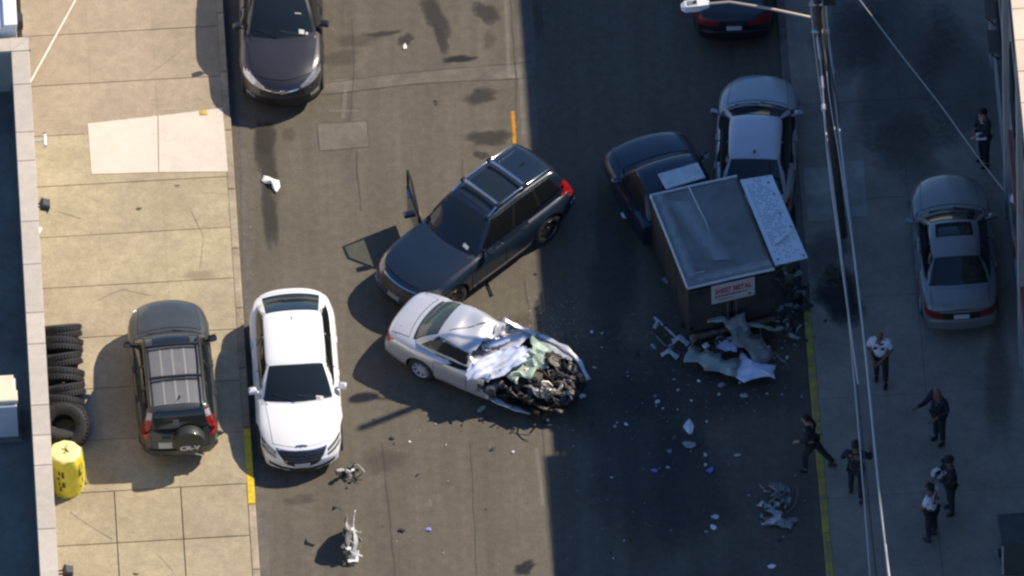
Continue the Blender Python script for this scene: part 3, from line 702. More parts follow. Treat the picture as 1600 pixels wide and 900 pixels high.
# ------------------------------------------------------------------ vehicles
def interp(pts, x):
    """monotone cubic through (x, y) pairs"""
    if x <= pts[0][0]: return pts[0][1]
    if x >= pts[-1][0]: return pts[-1][1]
    n = len(pts); d = [(pts[i + 1][1] - pts[i][1]) / (pts[i + 1][0] - pts[i][0]) for i in range(n - 1)]
    mm = [d[0]] + [0 if d[i - 1] * d[i] <= 0 else 2 * d[i - 1] * d[i] / (d[i - 1] + d[i]) for i in range(1, n - 1)] + [d[-1]]
    for i in range(n - 1):
        if x <= pts[i + 1][0]:
            h = pts[i + 1][0] - pts[i][0]; t = (x - pts[i][0]) / h
            return (pts[i][1] * (1 + 2 * t) * (1 - t) ** 2 + h * mm[i] * t * (1 - t) ** 2 + pts[i + 1][1] * t * t * (3 - 2 * t) + h * mm[i + 1] * t * t * (t - 1))
def frange(a, b_, n): return [a + (b_ - a) * i / n for i in range(n + 1)]
def poly_at(pts, t):
    """point at fraction t along a polyline (each leg the same share)"""
    n = len(pts) - 1; k = min(int(t * n), n - 1); f = t * n - k
    return tuple(a + (b_ - a) * f for a, b_ in zip(pts[k], pts[k + 1]))
SEC = [(0, 0), (.2, .015), (.4, .07), (.57, .16), (.71, .30), (.82, .48), (.9, .70), (.955, 1.0)]

class Car:
    def __init__(s, name, sp, label, cat='car', group=None):
        s.sp = sp; s.hl = sp['L'] / 2; s.hw = sp['W'] / 2
        s.root = empty(name, (0, 0, 0), 0, label, cat, group)
    def fr(s, y, x):
        """plan curvature pulling the corners of nose and tail back"""
        B = s.sp.get('nose', .30); Bt = s.sp.get('tail', .16); q = abs(y) / s.hw
        if x > 0: t = max(0, (x - (s.hl - .9)) / .9); return x - B * q ** 2.4 * t
        t = max(0, (-x - (s.hl - .7)) / .7); return x + Bt * q ** 3 * t
    def body_mesh(s):
        sp = s.sp; hl = s.hl
        xs = sorted(set([-hl, -hl + .012, -hl + .03, -hl + .06, -hl + .1, -hl + .16] + frange(-hl + .25, hl - .25, 34) + [hl - .16, hl - .1, hl - .06, hl - .03, hl - .012, hl]))
        rings = []
        for x in xs:
            zt = interp(sp['top'], x); zb = interp(sp['bot'], x); hw = interp(sp['wid'], x) * s.hw
            cr = sp.get('crown', .13); zs = zt - cr * min(1, (zt - zb) / .5); bulge = sp.get('flare', 0)
            half = [(f * hw, zt - (zt - zs) * g_) for f, g_ in SEC]
            hgt = zs - zb
            fl = 0
            for ax in sp['axles']: fl = max(fl, bulge * max(0, 1 - ((x - ax) / .62) ** 2))
            half += [(.985 * hw + fl * .6, zs - .10 * hgt), (hw + fl, zs - .24 * hgt), (.995 * hw + fl, zs - .42 * hgt), (.988 * hw + fl * .8, zs - .58 * hgt), (.992 * hw + fl * .6, zs - .72 * hgt), (.98 * hw, zs - .84 * hgt), (.95 * hw, zs - .95 * hgt), (.88 * hw, zb), (.45 * hw, zb - .005)]
            rings.append((x, half))
        def ring(x, half, sc=1.0, zc=0.0, dx=0.0):
            full = half + [(0, half[-1][1])] + [(-y, z) for y, z in reversed(half[1:])]
            return [Vector((s.fr(y * sc, x) + dx, y * sc, zc + (z - zc) * sc)) for y, z in full]
        R_ = [ring(*r_) for r_ in rings]
        def cap(x, half, sgn):
            zc = (half[0][1] + half[-1][1]) / 2
            return [ring(x, half, sc, zc, sgn * d_) for sc, d_ in ((.965, .012), (.8, .022), (.55, .03), (.25, .034), (.02, .035))]
        R_ = list(reversed(cap(*rings[0], -1))) + R_ + cap(*rings[-1], 1)
        b = MB(); n = len(R_[0]); vs = [p for r_ in R_ for p in r_]; fs = []
        for i in range(len(R_) - 1):
            for k in range(n): j = (k + 1) % n; fs.append((i * n + k, i * n + j, i * n + n + j, i * n + n + k))
        fs.append(tuple(range(n))); fs.append(tuple(range((len(R_) - 1) * n, len(R_) * n))[::-1])
        b.add(vs, fs)
        return b
    def cab_mesh(s):
        sp = s.sp; xw, xf, xr, xb = sp['cab']; H, belt = sp['H'], sp['belt']; wb, wr = sp['wb'], sp['wr']
        prof = [(xb, belt - .03), (xb + (xr - xb) * .5, belt + (H - belt) * .52 + sp.get('rearbow', .0)), (xr, H - .075), (xr + .12, H - .045), ((xr + xf) / 2 + .1, H), (xf - .12, H - .03), (xf, H - .07), (xf + (xw - xf) * .5, belt + (H - belt) * .50), (xw, belt - .03)]
        def top(x):
            # light smoothing of the side view
            return sum(interp_lin(prof, x + d_) for d_ in (-.1, -.05, 0, .05, .1)) / 5
        def interp_lin(P, x):
            if x <= P[0][0]: return P[0][1]
            if x >= P[-1][0]: return P[-1][1]
            for a, b_ in zip(P, P[1:]):
                if x <= b_[0]: return a[1] + (b_[1] - a[1]) * (x - a[0]) / (b_[0] - a[0])
        s.ctop = top
        F1, F2 = sp.get('wcurve', .16), sp.get('bcurve', .10)
        def cx(x, y, z):
            q = (abs(y) / wb) ** 2
            tw = min(1, max(0, (x - (xf - .35)) / (xw - xf + .35))); tb = min(1, max(0, ((xr + .3) - x) / (xr - xb + .3)))
            return x - F1 * q * tw ** .7 + F2 * q * tb ** .7
        s.cxf = cx
        rings = []
        for x in frange(xb, xw, 46):
            zt = top(x); z0 = belt - .07
            # plan taper of the cab towards its ends
            tp = 1 - sp.get('ctaper', .10) * max(0, ((xr + .1) - x) / (xr + .1 - xb)) ** 2 - .03 * max(0, (x - xf) / (xw - xf)) ** 2
            def wy(z): return tp * (wb - (wb - wr) * min(1, max(0, (z - belt) / (H - .1 - belt))) ** 1.15)
            wt = wy(zt - .05); hh = max(.001, zt - z0)
            half = [(0, zt), (.3 * wt, zt - .003), (.55 * wt, zt - .012), (.75 * wt, zt - .028), (.88 * wt, zt - .048), (.96 * wt, zt - .075)]
            for f in (.12, .25, .4, .55, .7, .85, 1):
                z = max(z0, zt - .075 - (hh - .075) * f) ; half.append((wy(z) if z < zt - .1 else wt * (.985 + .015 * min(1, f / .2)), z))
            half = [(y, max(z, z0)) for y, z in half]
            full = list(reversed([(-y, z) for y, z in half[1:]])) + half
            rings.append([Vector((cx(x, y, z), y, z)) for y, z in full])
        return MB().grid(rings)
    def make_shell(s, cut=None, dent=None, parts=True):
        sp = s.sp
        arch = []
        me = s.body_mesh().mesh('body', [sp['paint'], M['trim']], None)
        cb = MB()
        for ax in sp['axles']: cb.lathe([(0, -s.hw - .2), (sp['wr_'] + .055, -s.hw - .2), (sp['wr_'] + .055, s.hw + .2), (0, s.hw + .2)], 28, Matrix.Translation((ax, 0, sp['wr_'])) @ Matrix.Rotation(R(90), 4, 'X'))
        cme = bpy.data.meshes.new('cutter'); bm = bmesh.new()
        for ax in sp['axles']:
            bmesh.ops.create_cone(bm, cap_ends=True, segments=30, radius1=sp['wr_'] + .055, radius2=sp['wr_'] + .055, depth=sp['W'] + .6, matrix=Matrix.Translation((ax, 0, sp['wr_'] + .01)) @ Matrix.Rotation(R(90), 4, 'X'))
        bm.to_mesh(cme); bm.free(); cme.materials.append(M['trim'])
        tmp, cut_o = link_mesh(me, 'tmp'), link_mesh(cme, 'cutter_tmp')
        md = tmp.modifiers.new('b', 'BOOLEAN'); md.operation = 'DIFFERENCE'; md.object = cut_o; md.solver = 'EXACT'; md.material_mode = 'TRANSFER'
        dg = bpy.context.evaluated_depsgraph_get(); dg.update()
        me2 = bpy.data.meshes.new_from_object(tmp.evaluated_get(dg)); me2.name = 'body'
        bpy.data.objects.remove(tmp); bpy.data.objects.remove(cut_o)
        me2.polygons.foreach_set('use_smooth', [True] * len(me2.polygons)); me2.set_sharp_from_angle(angle=R(42))
        cmb = s.cab_mesh(); cm = cmb.mesh('cabin_shell', sp.get('roofpaint', sp['paint']), 60)
        vs, fs = [], []
        for mesh in (me, cm):
            b0 = len(vs); vs += [v_.co.copy() for v_ in mesh.vertices]; fs += [[b0 + i for i in p.vertices] for p in mesh.polygons]
        s.bvh = BVHTree.FromPolygons(vs, fs)
        if cut or dent:
            for mesh in (me2, cm):
                bm = bmesh.new(); bm.from_mesh(mesh)
                if cut:
                    dead = [f for f in bm.faces if cut(f.calc_center_median())]
                    bmesh.ops.delete(bm, geom=dead, context='FACES')
                if dent:
                    for v_ in bm.verts: v_.co = dent(v_.co)
                bm.to_mesh(mesh); bm.free()
        s.body = link_mesh(me2, 'body', s.root); s.shell = link_mesh(cm, 'cabin_shell', s.root); s.dent = dent
        return s
    # --- panels laid on the shell: two curves in a plane view, ruled and projected
    def patch(s, name, A, B, view, m_, off=.006, n=8, mside=8, parent=None, th=.012, flip_y=False, mb=None):
        D = {'top': Vector((0, 0, -1)), 'front': Vector((-1, 0, 0)), 'rear': Vector((1, 0, 0)), 'left': Vector((0, -1, 0)), 'right': Vector((0, 1, 0))}[view]
        rows = []; nrm = []
        for i in range(mside + 1):
            t = i / mside; a, b_ = poly_at(A, t), poly_at(B, t); row = []
            for j in range(n + 1):
                f = j / n; u_, v_ = a[0] + (b_[0] - a[0]) * f, a[1] + (b_[1] - a[1]) * f
                P = Vector((u_, v_, 0)) if view == 'top' else Vector((0, u_, v_)) if view in ('front', 'rear') else Vector((u_, 0, v_))
                hit, nn, _, _ = s.bvh.ray_cast(P - D * 6, D)
                if hit is None or (view in ('front', 'rear') and abs(hit.x) < s.hl - s.sp.get('endzone', .75)):
                    hit, nn, _, _ = s.bvh.find_nearest(P - D * (s.hl * .97 if view in ('front', 'rear') else s.hw if view != 'top' else 1)) 
                if nn.dot(D) > 0: nn = -nn
                row.append((hit, nn))
            rows.append(row)
        ny, nx = len(rows), len(rows[0]); top = [h + nn * off for r_ in rows for h, nn in r_]
        if s.dent: top = [s.dent(p) for p in top]
        fs = []
        for i in range(ny - 1):
            for j in range(nx - 1):
                f = (i * nx + j, i * nx + j + 1, i * nx + nx + j + 1, i * nx + nx + j)
                fs.append(f)
        rim = [j for j in range(nx)] + [i * nx + nx - 1 for i in range(1, ny)] + [(ny - 1) * nx + j for j in range(nx - 2, -1, -1)] + [i * nx for i in range(ny - 2, 0, -1)]
        flatn = [nn for r_ in rows for h, nn in r_]; b0 = len(top)
        vs = top + [top[k] - flatn[k] * th for k in rim]
        for k in range(len(rim)): kk = (k + 1) % len(rim); fs.append((rim[kk], rim[k], b0 + k, b0 + kk))
        p0 = (vs[fs[0][1]] - vs[fs[0][0]]).cross(vs[fs[0][3]] - vs[fs[0][0]])
        if p0.dot(flatn[0]) < 0: fs = [f[::-1] for f in fs]
        if mb is not None: mb.add(vs, fs); return None
        b = MB(); b.add(vs, fs)
        return b.build(name, m_, parent or s.root, 50, recalc=False)
    def quad(s, name, pts, view, m_, **k):
        a, b_, c, d_ = pts                          # corners in order round the panel
        return s.patch(name, [a, d_], [b_, c], view, m_, **k)
    def gapped(s, name, A, B, view, m_, grow=None, off=.009, **k):
        """a body panel with the dark shut line round it"""
        if grow is None: grow = s.sp.get("seam", .012)
        cu = sum(p[0] for p in A + B) / len(A + B); cv = sum(p[1] for p in A + B) / len(A + B)
        def g_(p): 
            d_ = Vector((p[0] - cu, p[1] - cv)); 
            return (p[0] + math.copysign(grow, d_.x), p[1] + math.copysign(grow, d_.y))
        s.patch('shut_line', [g_(p) for p in A], [g_(p) for p in B], view, M['gap'], off=off - .0045, th=.008, **{q: v_ for q, v_ in k.items() if q in ('n', 'mside')})
        return s.patch(name, A, B, view, m_, off=off, **k)
    def wheel(s, ax, side, rimm=None, spokes=10, steer=0.0):
        sp = s.sp; Rr = sp['wr_']; Wt = .23; key = (Rr, side)
        Mx = Matrix.Rotation(R(-90 if side > 0 else 90), 4, 'X')
        h = Wt / 2; ri = Rr * .66
        tyre = MB().lathe([(ri, -h), (Rr * .85, -h * 1.03), (Rr * .97, -h * .85), (Rr, -h * .5), (Rr, h * .5), (Rr * .97, h * .85), (Rr * .85, h * 1.03), (ri, h * .95), (ri - .01, h * .6), (ri - .012, -h)], 30, Mx).build('wheel', M['tyre'], s.root, 50)
        tyre.location = (ax, side * (s.hw - h - .02), Rr); tyre.rotation_euler = (0, 0, steer)
        b = MB(); b.lathe([(ri * 1.02, h * .72), (ri * .97, h * .95), (ri * .9, h * .7)], 30, Mx); b.k = 1; b.lathe([(ri * .9, h * .7), (ri * .88, h * .1), (ri * .0, h * .05)], 30, Mx); b.k = 0
        for k in range(spokes):
            q = 2 * math.pi * k / spokes
            b.add([Mx @ Matrix.Rotation(q, 4, 'Z') @ Vector(p) for p in ((.04, -.03, h * .62), (ri * .93, -.022, h * .85), (ri * .93, .022, h * .85), (.04, .03, h * .62), (.04, -.03, h * .3), (ri * .93, -.022, h * .5), (ri * .93, .022, h * .5), (.04, .03, h * .3))],
                  [(0, 1, 2, 3), (0, 4, 5, 1), (3, 2, 6, 7), (1, 5, 6, 2)])
        b.lathe([(0, h * .75), (.05, h * .72), (.06, h * .4)], 12, Mx)
        b.build('rim', [rimm or M['rim'], M['trim']], tyre, 40); return tyre
    def mirror(s, side, x, z, m_, out=.2):
        y = side * (s.hw - .06)
        b = MB(); b.box((x, y + side * (out * .55), z), (.12, out * .9, .17), Matrix.Translation((x, y, z)) @ Matrix.Rotation(side * R(-12), 4, 'Z') @ Matrix.Translation((-x, -y, -z)), bev=.045)
        b.tube([(x + .02, y - side * .06, z - .08), (x, y + side * .1, z - .03)], .03, 6)
        o = b.build('wing_mirror', m_, s.root, 40)
        MB().box((x - .066, y + side * out * .55, z), (.006, out * .66, .12), Matrix.Translation((x, y, z)) @ Matrix.Rotation(side * R(-12), 4, 'Z') @ Matrix.Translation((-x, -y, -z))).build('mirror_glass', M['chrome'], o)
        return o
    def place(s, p, head):
        s.root.location = p; s.root.rotation_euler = (0, 0, head)

def hull(L, W, kind):
    h = L / 2
    if kind == 'sedan':
        return dict(top=[(-h, .66), (-h + .03, .80), (-h + .08, .96), (-h + .18, 1.03), (-h + .6, 1.05), (-h + 1.2, 1.02), (0, .98), (h - 1.75, 1.0), (h - 1.35, .975), (h - .8, .91), (h - .35, .81), (h - .15, .74), (h - .05, .66), (h, .58)],
                    bot=[(-h, .36), (-h + .15, .30), (-h + .6, .22), (h - .7, .2), (h - .2, .22), (h, .27)],
                    wid=[(-h, .86), (-h + .25, .92), (-h + .8, .975), (-.3, 1), (h - 1.0, .99), (h - .4, .945), (h, .86)])
    return dict(top=[(-h, .76), (-h + .03, .95), (-h + .08, 1.06), (-h + .25, 1.10), (0, 1.08), (h - 1.75, 1.12), (h - 1.3, 1.10), (h - .7, 1.05), (h - .3, .97), (h - .12, .88), (h - .04, .78), (h, .66)],
                bot=[(-h, .42), (-h + .2, .34), (-h + .7, .27), (h - .7, .26), (h - .2, .28), (h, .34)],
                wid=[(-h, .87), (-h + .25, .94), (-h + .8, .985), (0, 1), (h - .9, .99), (h - .35, .94), (h, .87)])

def dress(c, doors=(), windows=True, bpil=(), ws=True, rw=True, hood=True, trunk=True, sides=(1, -1), glass='glass', mirror_mat=None, winmirror=True, tint=None, chrome=False):
    """glazing, doors, hood, boot lid and mirrors common to all the cars"""
    sp = c.sp; xw, xf, xr, xb = sp['cab']; belt, H, wb, wr = sp['belt'], sp['H'], sp['wb'], sp['wr']; hl, hw = c.hl, c.hw
    F1, F2 = sp.get('wcurve', .16), sp.get('bcurve', .10)
    def line(x, ym, F, sgn, k=9): return [(x - sgn * F * (y / wb) ** 2, y) for y in frange(-ym, ym, k)]
    if ws:
        A, B = line(xw - .07, wb * .90, F1, 1), line(xf + .02, wr * .86, F1 * .45, 1)
        g_ = lambda P, k: [(x + k, y * (1 + .025)) for x, y in P]
        c.patch('windshield_surround', g_(A, .035), g_(B, -.03), 'top', M['trim'], off=.004, n=9, mside=10, th=.008)
        c.windshield = c.patch('windshield', A, B, 'top', M[glass], off=.010, n=9, mside=10)
        if not sp.get('nowiper'):
            for y0, y1 in ((.55, -.02), (-.08, -.6)):
                b = MB(); q0, q1 = c.bvh.ray_cast(Vector((xw - .03 - F1 * (y0 / wb) ** 2, y0 * .9, 4)), Vector((0, 0, -1)))[0], c.bvh.ray_cast(Vector((xw - .16 - F1 * (y1 / wb) ** 2, y1 * .9, 4)), Vector((0, 0, -1)))[0]
                if q0 and q1: b.tube([q0 + Vector((0, 0, .02)), q1 + Vector((0, 0, .02))], .011, 5); b.build('wiper', M['trim'], c.root)
    if rw:
        k1, k2 = sp.get('rw', (.86, .84))
        A, B = line(xb + sp.get('rw_in', .10), wb * k1, F2, -1), line(xr - .0, wr * k2, F2 * .4, -1)
        c.patch('rear_window_surround', [(x - .03, y * 1.03) for x, y in A], [(x + .03, y * 1.03) for x, y in B], 'top', M['trim'], off=.004, n=9, mside=10, th=.008)
        c.rear_window = c.patch('rear_window', A, B, 'top', M[sp.get('rwglass', glass)], off=.010, n=9, mside=10)
    if windows:
        z0, z1 = belt + .045, H - .125
        xa0, xa1 = xw - F1 - .22, xf - .10               # front corner low / high
        xc0, xc1 = sp.get('dlo_rear', (xb + .30, xr + .12))
        for sd in sides:
            v_ = 'left' if sd > 0 else 'right'
            top_ = [(xc1, z1 - .015), ((xc1 + xa1) / 2, z1 + .012), (xa1, z1 - .01)]; bot_ = [(xc0, z0 + sp.get('kick', .03)), ((xc0 + xa0) / 2, z0 + .005), (xa0, z0)]
            c.patch('window_trim', [(x + (-.03 if i == 0 else .04 if i == 2 else 0), z - (.05 if chrome else .022)) for i, (x, z) in enumerate(bot_)], [(x + (-.02 if i == 0 else .02 if i == 2 else 0), z + .018) for i, (x, z) in enumerate(top_)], v_, M['chrome'] if chrome else M['trim'], off=.016 if chrome else .003, n=5, mside=14, th=.008)
            if chrome: c.patch('window_trim', [(x + (-.02 if i == 0 else .03 if i == 2 else 0), z - .005) for i, (x, z) in enumerate(bot_)], [(x, z + .006) for x, z in top_], v_, M['trim'], off=.021, n=5, mside=14, th=.03)
            cutsx = sorted([0.0, 1.0] + list(bpil))
            for a, b_ in zip(cutsx, cutsx[1:]):
                a2, b2 = a + (.02 if a > 0 else 0), b_ - (.02 if b_ < 1 else 0)
                sub = lambda P: [poly_at(P, a2 + (b2 - a2) * k / 6) for k in range(7)]
                c.patch('side_window', sub(bot_), sub(top_), v_, M[sp.get('sglass', 'glass_s')], off=.026 if chrome else .010, n=5, mside=8)
    for x0, x1 in doors:
        for sd in sides:
            v_ = 'left' if sd > 0 else 'right'
            d_ = c.gapped('door', [(x0, .36), (x1, .36)], [(x0 + .02, belt - .05), (x1 + .02, belt - .05)], v_, sp['paint'], n=8, mside=8)
            hx = x0 + .14; hit = c.bvh.ray_cast(Vector((hx, sd * 5, belt - .14)), Vector((0, -sd, 0)))[0]
            MB().box((hx, hit.y + sd * .028, belt - .14), (.2, .03, .035), bev=.008).build('handle', M['chrome'] if chrome else sp['paint'], d_)
    if hood:
        xh0, xh1, yh0, yh1 = sp.get('hood', (xw + .02, hl - .2, hw * .80, hw * .70))
        A = [(xh0 - F1 * (y / hw) ** 2 * 1.1, y) for y in frange(-yh0, yh0, 12)]; B = [(xh1 - sp.get('nose', .30) * .95 * (y / hw) ** 2.0, y) for y in frange(-yh1, yh1, 12)]
        c.gapped('hood', A, B, 'top', sp['paint'], n=12, mside=12)
    if trunk:
        A = [(-hl + .07 + sp.get('tail', .16) * (abs(y) / hw) ** 3, y) for y in frange(-hw * .72, hw * .72, 10)]; B = [(xb - .04 + F2 * (y / wb) ** 2, y) for y in frange(-hw * .72, hw * .72, 10)]
        c.gapped('trunk_lid', A, B, 'top', sp['paint'], n=8, mside=10)
    if winmirror:
        for sd in sides: c.mirror(sd, xw - F1 - .25, belt + .06, mirror_mat or sp['paint'])
def lamp_pair(c, name, A, B, view, m_, sides=(1, -1), **k):
    for sd in sides: c.patch(name, [(y * sd, z) for y, z in A], [(y * sd, z) for y, z in B], view, m_, **k)
def text_mesh(s_, size, m_, name, parent, Mx, depth=.004, squash=1.0):
    cu = bpy.data.curves.new('t', 'FONT'); cu.body = s_; cu.size = size; cu.extrude = depth; cu.align_x = 'CENTER'; cu.align_y = 'CENTER'; cu.offset = .004 * size / .1
    o = bpy.data.objects.new('t', cu); COL.objects.link(o); dg = bpy.context.evaluated_depsgraph_get(); dg.update()
    me = bpy.data.meshes.new_from_object(o.evaluated_get(dg)); bpy.data.objects.remove(o); bpy.data.curves.remove(cu)
    me.transform(Matrix.Diagonal((squash, 1, 1, 1))); me.transform(Mx); me.materials.clear(); me.materials.append(m_); me.name = name
    return link_mesh(me, name, parent)
def head_of(front, rear):
    d_ = front - rear; return math.atan2(d_.y, d_.x), (front + rear) / 2

# 1 --- white saloon at the kerb, nose to the camera
sp = dict(L=4.95, W=1.90, H=1.46, belt=.99, wb=.835, wr=.68, cab=(1.12, .32, -1.36, -2.20), seam=.003, axles=(1.58, -1.45), wr_=.36, paint=M['p_white'], nose=.42, tail=.42, crown=.12, flare=.03, wcurve=.17, bcurve=.13, ctaper=.16,
          dlo_rear=(-1.78, -1.30), hood=(1.2, 2.24, .72, .62), rw=(.74, .84), rw_in=.06); sp.update(hull(4.95, 1.90, 'sedan'))
c = Car('parked_sedan', sp, 'white sedan with black grille parked nose down at the left kerb'); c.make_shell()
dress(c, doors=((-1.0, -.02), (.02, 1.05)), bpil=(.45,), chrome=False)
hw = .95
c.patch('grille_frame', [(y, .745 - .02 * abs(y)) for y in frange(-.57, .57, 8)], [(y * .70, .37 + .13 * (abs(y) / .57) ** 1.3) for y in frange(-.57, .57, 8)], 'front', M['chrome'], off=.006, n=6, mside=8)
gr = c.patch('grille', [(y, .73 - .02 * abs(y)) for y in frange(-.55, .55, 8)], [(y * .68, .385 + .13 * (abs(y) / .55) ** 1.3) for y in frange(-.55, .55, 8)], 'front', M['trim'], off=.011, n=6, mside=8)
b = MB()
for i in range(5):
    z = .47 + .05 * i; c.quad('slat', [(-.34 - .02 * i, z), (-.34 - .02 * i, z + .012), (.34 + .02 * i, z + .012), (.34 + .02 * i, z)], 'front', None, off=.016, n=2, mside=8, mb=b)
b.build('grille_bars', M['rim_d'], c.root)
for dz in (0, .075):
    lamp_pair(c, 'headlight', [(.58, .69 - dz), (.86, .745 - dz)], [(.58, .645 - dz), (.86, .695 - dz)], 'front', M['trim'], off=.008, n=3, mside=8)
    lamp_pair(c, 'headlight_strip', [(.60, .677 - dz), (.85, .728 - dz)], [(.60, .66 - dz), (.85, .712 - dz)], 'front', M['lens'], off=.013, n=2, mside=8)
c.patch('lower_intake', [(y, .375 + .10 * (abs(y) / .85) ** 2.5) for y in frange(-.84, .84, 14)], [(y, .30 + .09 * (abs(y) / .85) ** 2.5) for y in frange(-.82, .82, 14)], 'front', M['trim'], off=.008, n=3, mside=14)
c.quad('number_plate', [(-.17, .41), (-.17, .52), (.17, .52), (.17, .41)], 'front', M['plate'], off=.022)
hit = c.bvh.ray_cast(Vector((2.23, 0, 4)), Vector((0, 0, -1)))[0]
em = MB()
for sd in (1, -1): em.add([(hit.x, sd * .015, hit.z + .02), (hit.x + .02, sd * .12, hit.z + .018), (hit.x - .015, sd * .13, hit.z + .022), (hit.x - .03, sd * .02, hit.z + .022)], [(0, 1, 2, 3)])
em.box((hit.x - .005, 0, hit.z + .014), (.05, .05, .02)); em.build('emblem', M['rim_d'], c.root)
c.quad('windshield_sticker', [(.96, .40), (1.04, .40), (1.04, .56), (.96, .56)], 'top', M['sticker'], off=.015, n=3, mside=3)
lamp_pair(c, 'taillight', [(.5, .86), (.85, .88)], [(.5, .80), (.85, .82)], 'rear', M['red'], off=.008, n=3, mside=6)
fn = c.bvh.ray_cast(Vector((-1.05, 0, 4)), Vector((0, 0, -1)))[0]
MB().add([fn + Vector((.1, 0, 0)), fn + Vector((-.06, .025, 0)), fn + Vector((-.06, -.025, 0)), fn + Vector((-.06, 0, .05))], [(0, 1, 3), (0, 3, 2), (1, 2, 3)]).build('antenna_fin', M['p_white'], c.root)
for ax in sp['axles']:
    for sd in (1, -1): c.wheel(ax, sd)
h_, mid = head_of(G(473.5, 745), G(455, 495)); c.place(mid, h_)

# 2 --- dark green grey utility car on the pavement, tail to the camera
sp = dict(L=4.35, W=1.785, H=1.68, belt=1.06, wb=.81, wr=.67, cab=(.95, .30, -1.92, -2.10), axles=(1.35, -1.28), wr_=.34, paint=M['p_green'], nose=.34, tail=.12, flare=.02, wcurve=.14, bcurve=.05, ctaper=.05,
          dlo_rear=(-1.85, -1.75), hood=(1.02, 2.0, .70, .62), rw=(.86, .92), rw_in=.02, rearbow=.10); sp.update(hull(4.35, 1.785, 'suv'))
c = Car('parked_compact_suv', sp, 'dark green grey SUV with ribbed roof and spare wheel parked on the left pavement'); c.make_shell()
dress(c, doors=((-1.02, -.18), (-.14, .85)), bpil=(.30, .64), trunk=False, rw=False, mirror_mat=M['trim'])
c.patch('rear_window_surround', [(y, 1.12) for y in frange(-.66, .66, 8)], [(y * .86, 1.55) for y in frange(-.66, .66, 8)], 'rear', M['trim'], off=.004, n=6, mside=8, th=.008)
c.patch('rear_window', [(y, 1.14) for y in frange(-.63, .63, 8)], [(y * .86, 1.53) for y in frange(-.63, .63, 8)], 'rear', M['glass'], off=.010, n=6, mside=8)
c.gapped('tailgate', [(y, .62) for y in frange(-.62, .62, 8)], [(y, 1.09) for y in frange(-.64, .64, 8)], 'rear', sp['paint'], n=6, mside=8)
lamp_pair(c, 'taillight', [(.66, .86), (.67, 1.1), (.60, 1.3), (.565, 1.52)], [(.83, .88), (.82, 1.1), (.745, 1.3), (.655, 1.52)], 'rear', M['red'], off=.016, n=4, mside=9)
lamp_pair(c, 'reversing_light', [(.605, 1.36), (.58, 1.5)], [(.71, 1.36), (.665, 1.5)], 'rear', M['plate'], off=.022, n=3, mside=4)
c.patch('rear_bumper', [(y, .44) for y in frange(-.8, .8, 10)], [(y, .60) for y in frange(-.8, .8, 10)], 'rear', sp['paint'], off=.05, n=4, mside=10, th=.06)
c.quad('number_plate', [(.48, .66), (.48, .80), (.18, .80), (.18, .66)], 'rear', M['plate'], off=.018)
c.quad('tailgate_handle', [(.40, .90), (.40, .96), (.20, .96), (.20, .90)], 'rear', M['trim'], off=.02)
Mx = Matrix.Translation((-2.19, -.20, .92)) @ Matrix.Rotation(R(-90), 4, 'Y')
sw = MB().lathe([(0, .20), (.30, .20), (.335, .185), (.35, .14), (.35, -.04), (.32, -.08)], 30, Mx).build('spare_wheel_cover', M['p_cover'], c.root, 40)
text_mesh('CR-V', .17, M['sticker'], 'lettering', sw, Mx @ Matrix.Translation((-.12, 0, .206)) @ Matrix.Rotation(R(90), 4, 'Z') @ Matrix.Rotation(R(180), 4, 'Z'), squash=1.15)
for i in range(8):
    pass
b = MB()
for y0, y1, m_ in ((-.50, -.26, 0), (-.24, .0, 0), (.025, .26, 0), (.285, .52, 0)):
    c.quad('roof_panel', [(-1.80, y0), (.0 - .1, y0), (-.1, y1), (-1.80, y1)], 'top', M['p_greyroof'], off=.014, n=10, mside=3)
for y in (-.25, .012, .272): c.quad('roof_rib', [(-1.80, y - .022), (-.12, y - .022), (-.12, y + .022), (-1.80, y + .022)], 'top', M['rib'], off=.020, n=8, mside=2)
c.quad('sunroof', [(.02, -.42), (.30, -.40), (.30, .40), (.02, .42)], 'top', M['glass'], off=.012, n=4, mside=6)
for y in (-.60, .60): MB().tube([(-1.85, y, 1.64), (-1.7, y, 1.71), (-.9, y, 1.745), (.05, y, 1.71), (.2, y, 1.63)], .026, 8).build('roof_rail', M['trim'], c.root, 50)
for x in (-.12, -1.08): MB().tube([(x, -.61, 1.725), (x, -.3, 1.752), (x, .3, 1.752), (x, .61, 1.725)], .036, 8).build('roof_bar', M['trim'], c.root, 50)
lamp_pair(c, 'headlight', [(.55, .83), (.85, .86)], [(.55, .72), (.85, .74)], 'front', M['lens'], off=.008)
p = c.bvh.ray_cast(Vector((-5, .05, 1.3)), Vector((1, 0, 0)))[0]
b = MB(); b.tube([(p.x - .03, .02, 1.13), (p.x + .02, -.16, 1.32)], .012, 5).tube([(p.x - .02, .1, 1.2), (p.x + .02, -.02, 1.33)], .012, 5); b.build('rear_wiper', M['galv'], c.root)
c.quad('window_sticker', [(.13, 1.24), (.13, 1.36), (.0, 1.36), (.0, 1.24)], 'rear', M['galv'], off=.014, n=2, mside=2)
MB().tube([(-2.28, -.52, .42), (-2.2, -.3, .42)], .03, 8).build('exhaust_tip', M['chrome'], c.root)
fn = c.bvh.ray_cast(Vector((-1.6, -.06, 4)), Vector((0, 0, -1)))[0]; MB().tube([fn, fn + Vector((-.12, 0, .1))], [.03, .008], 6).build('antenna', M['trim'], c.root)
for ax in sp['axles']:
    for sd in (1, -1): c.wheel(ax, sd)
h_, mid = head_of(G(260.5, 509, ZP), G(283, 724, ZP)); c.place(mid, h_)

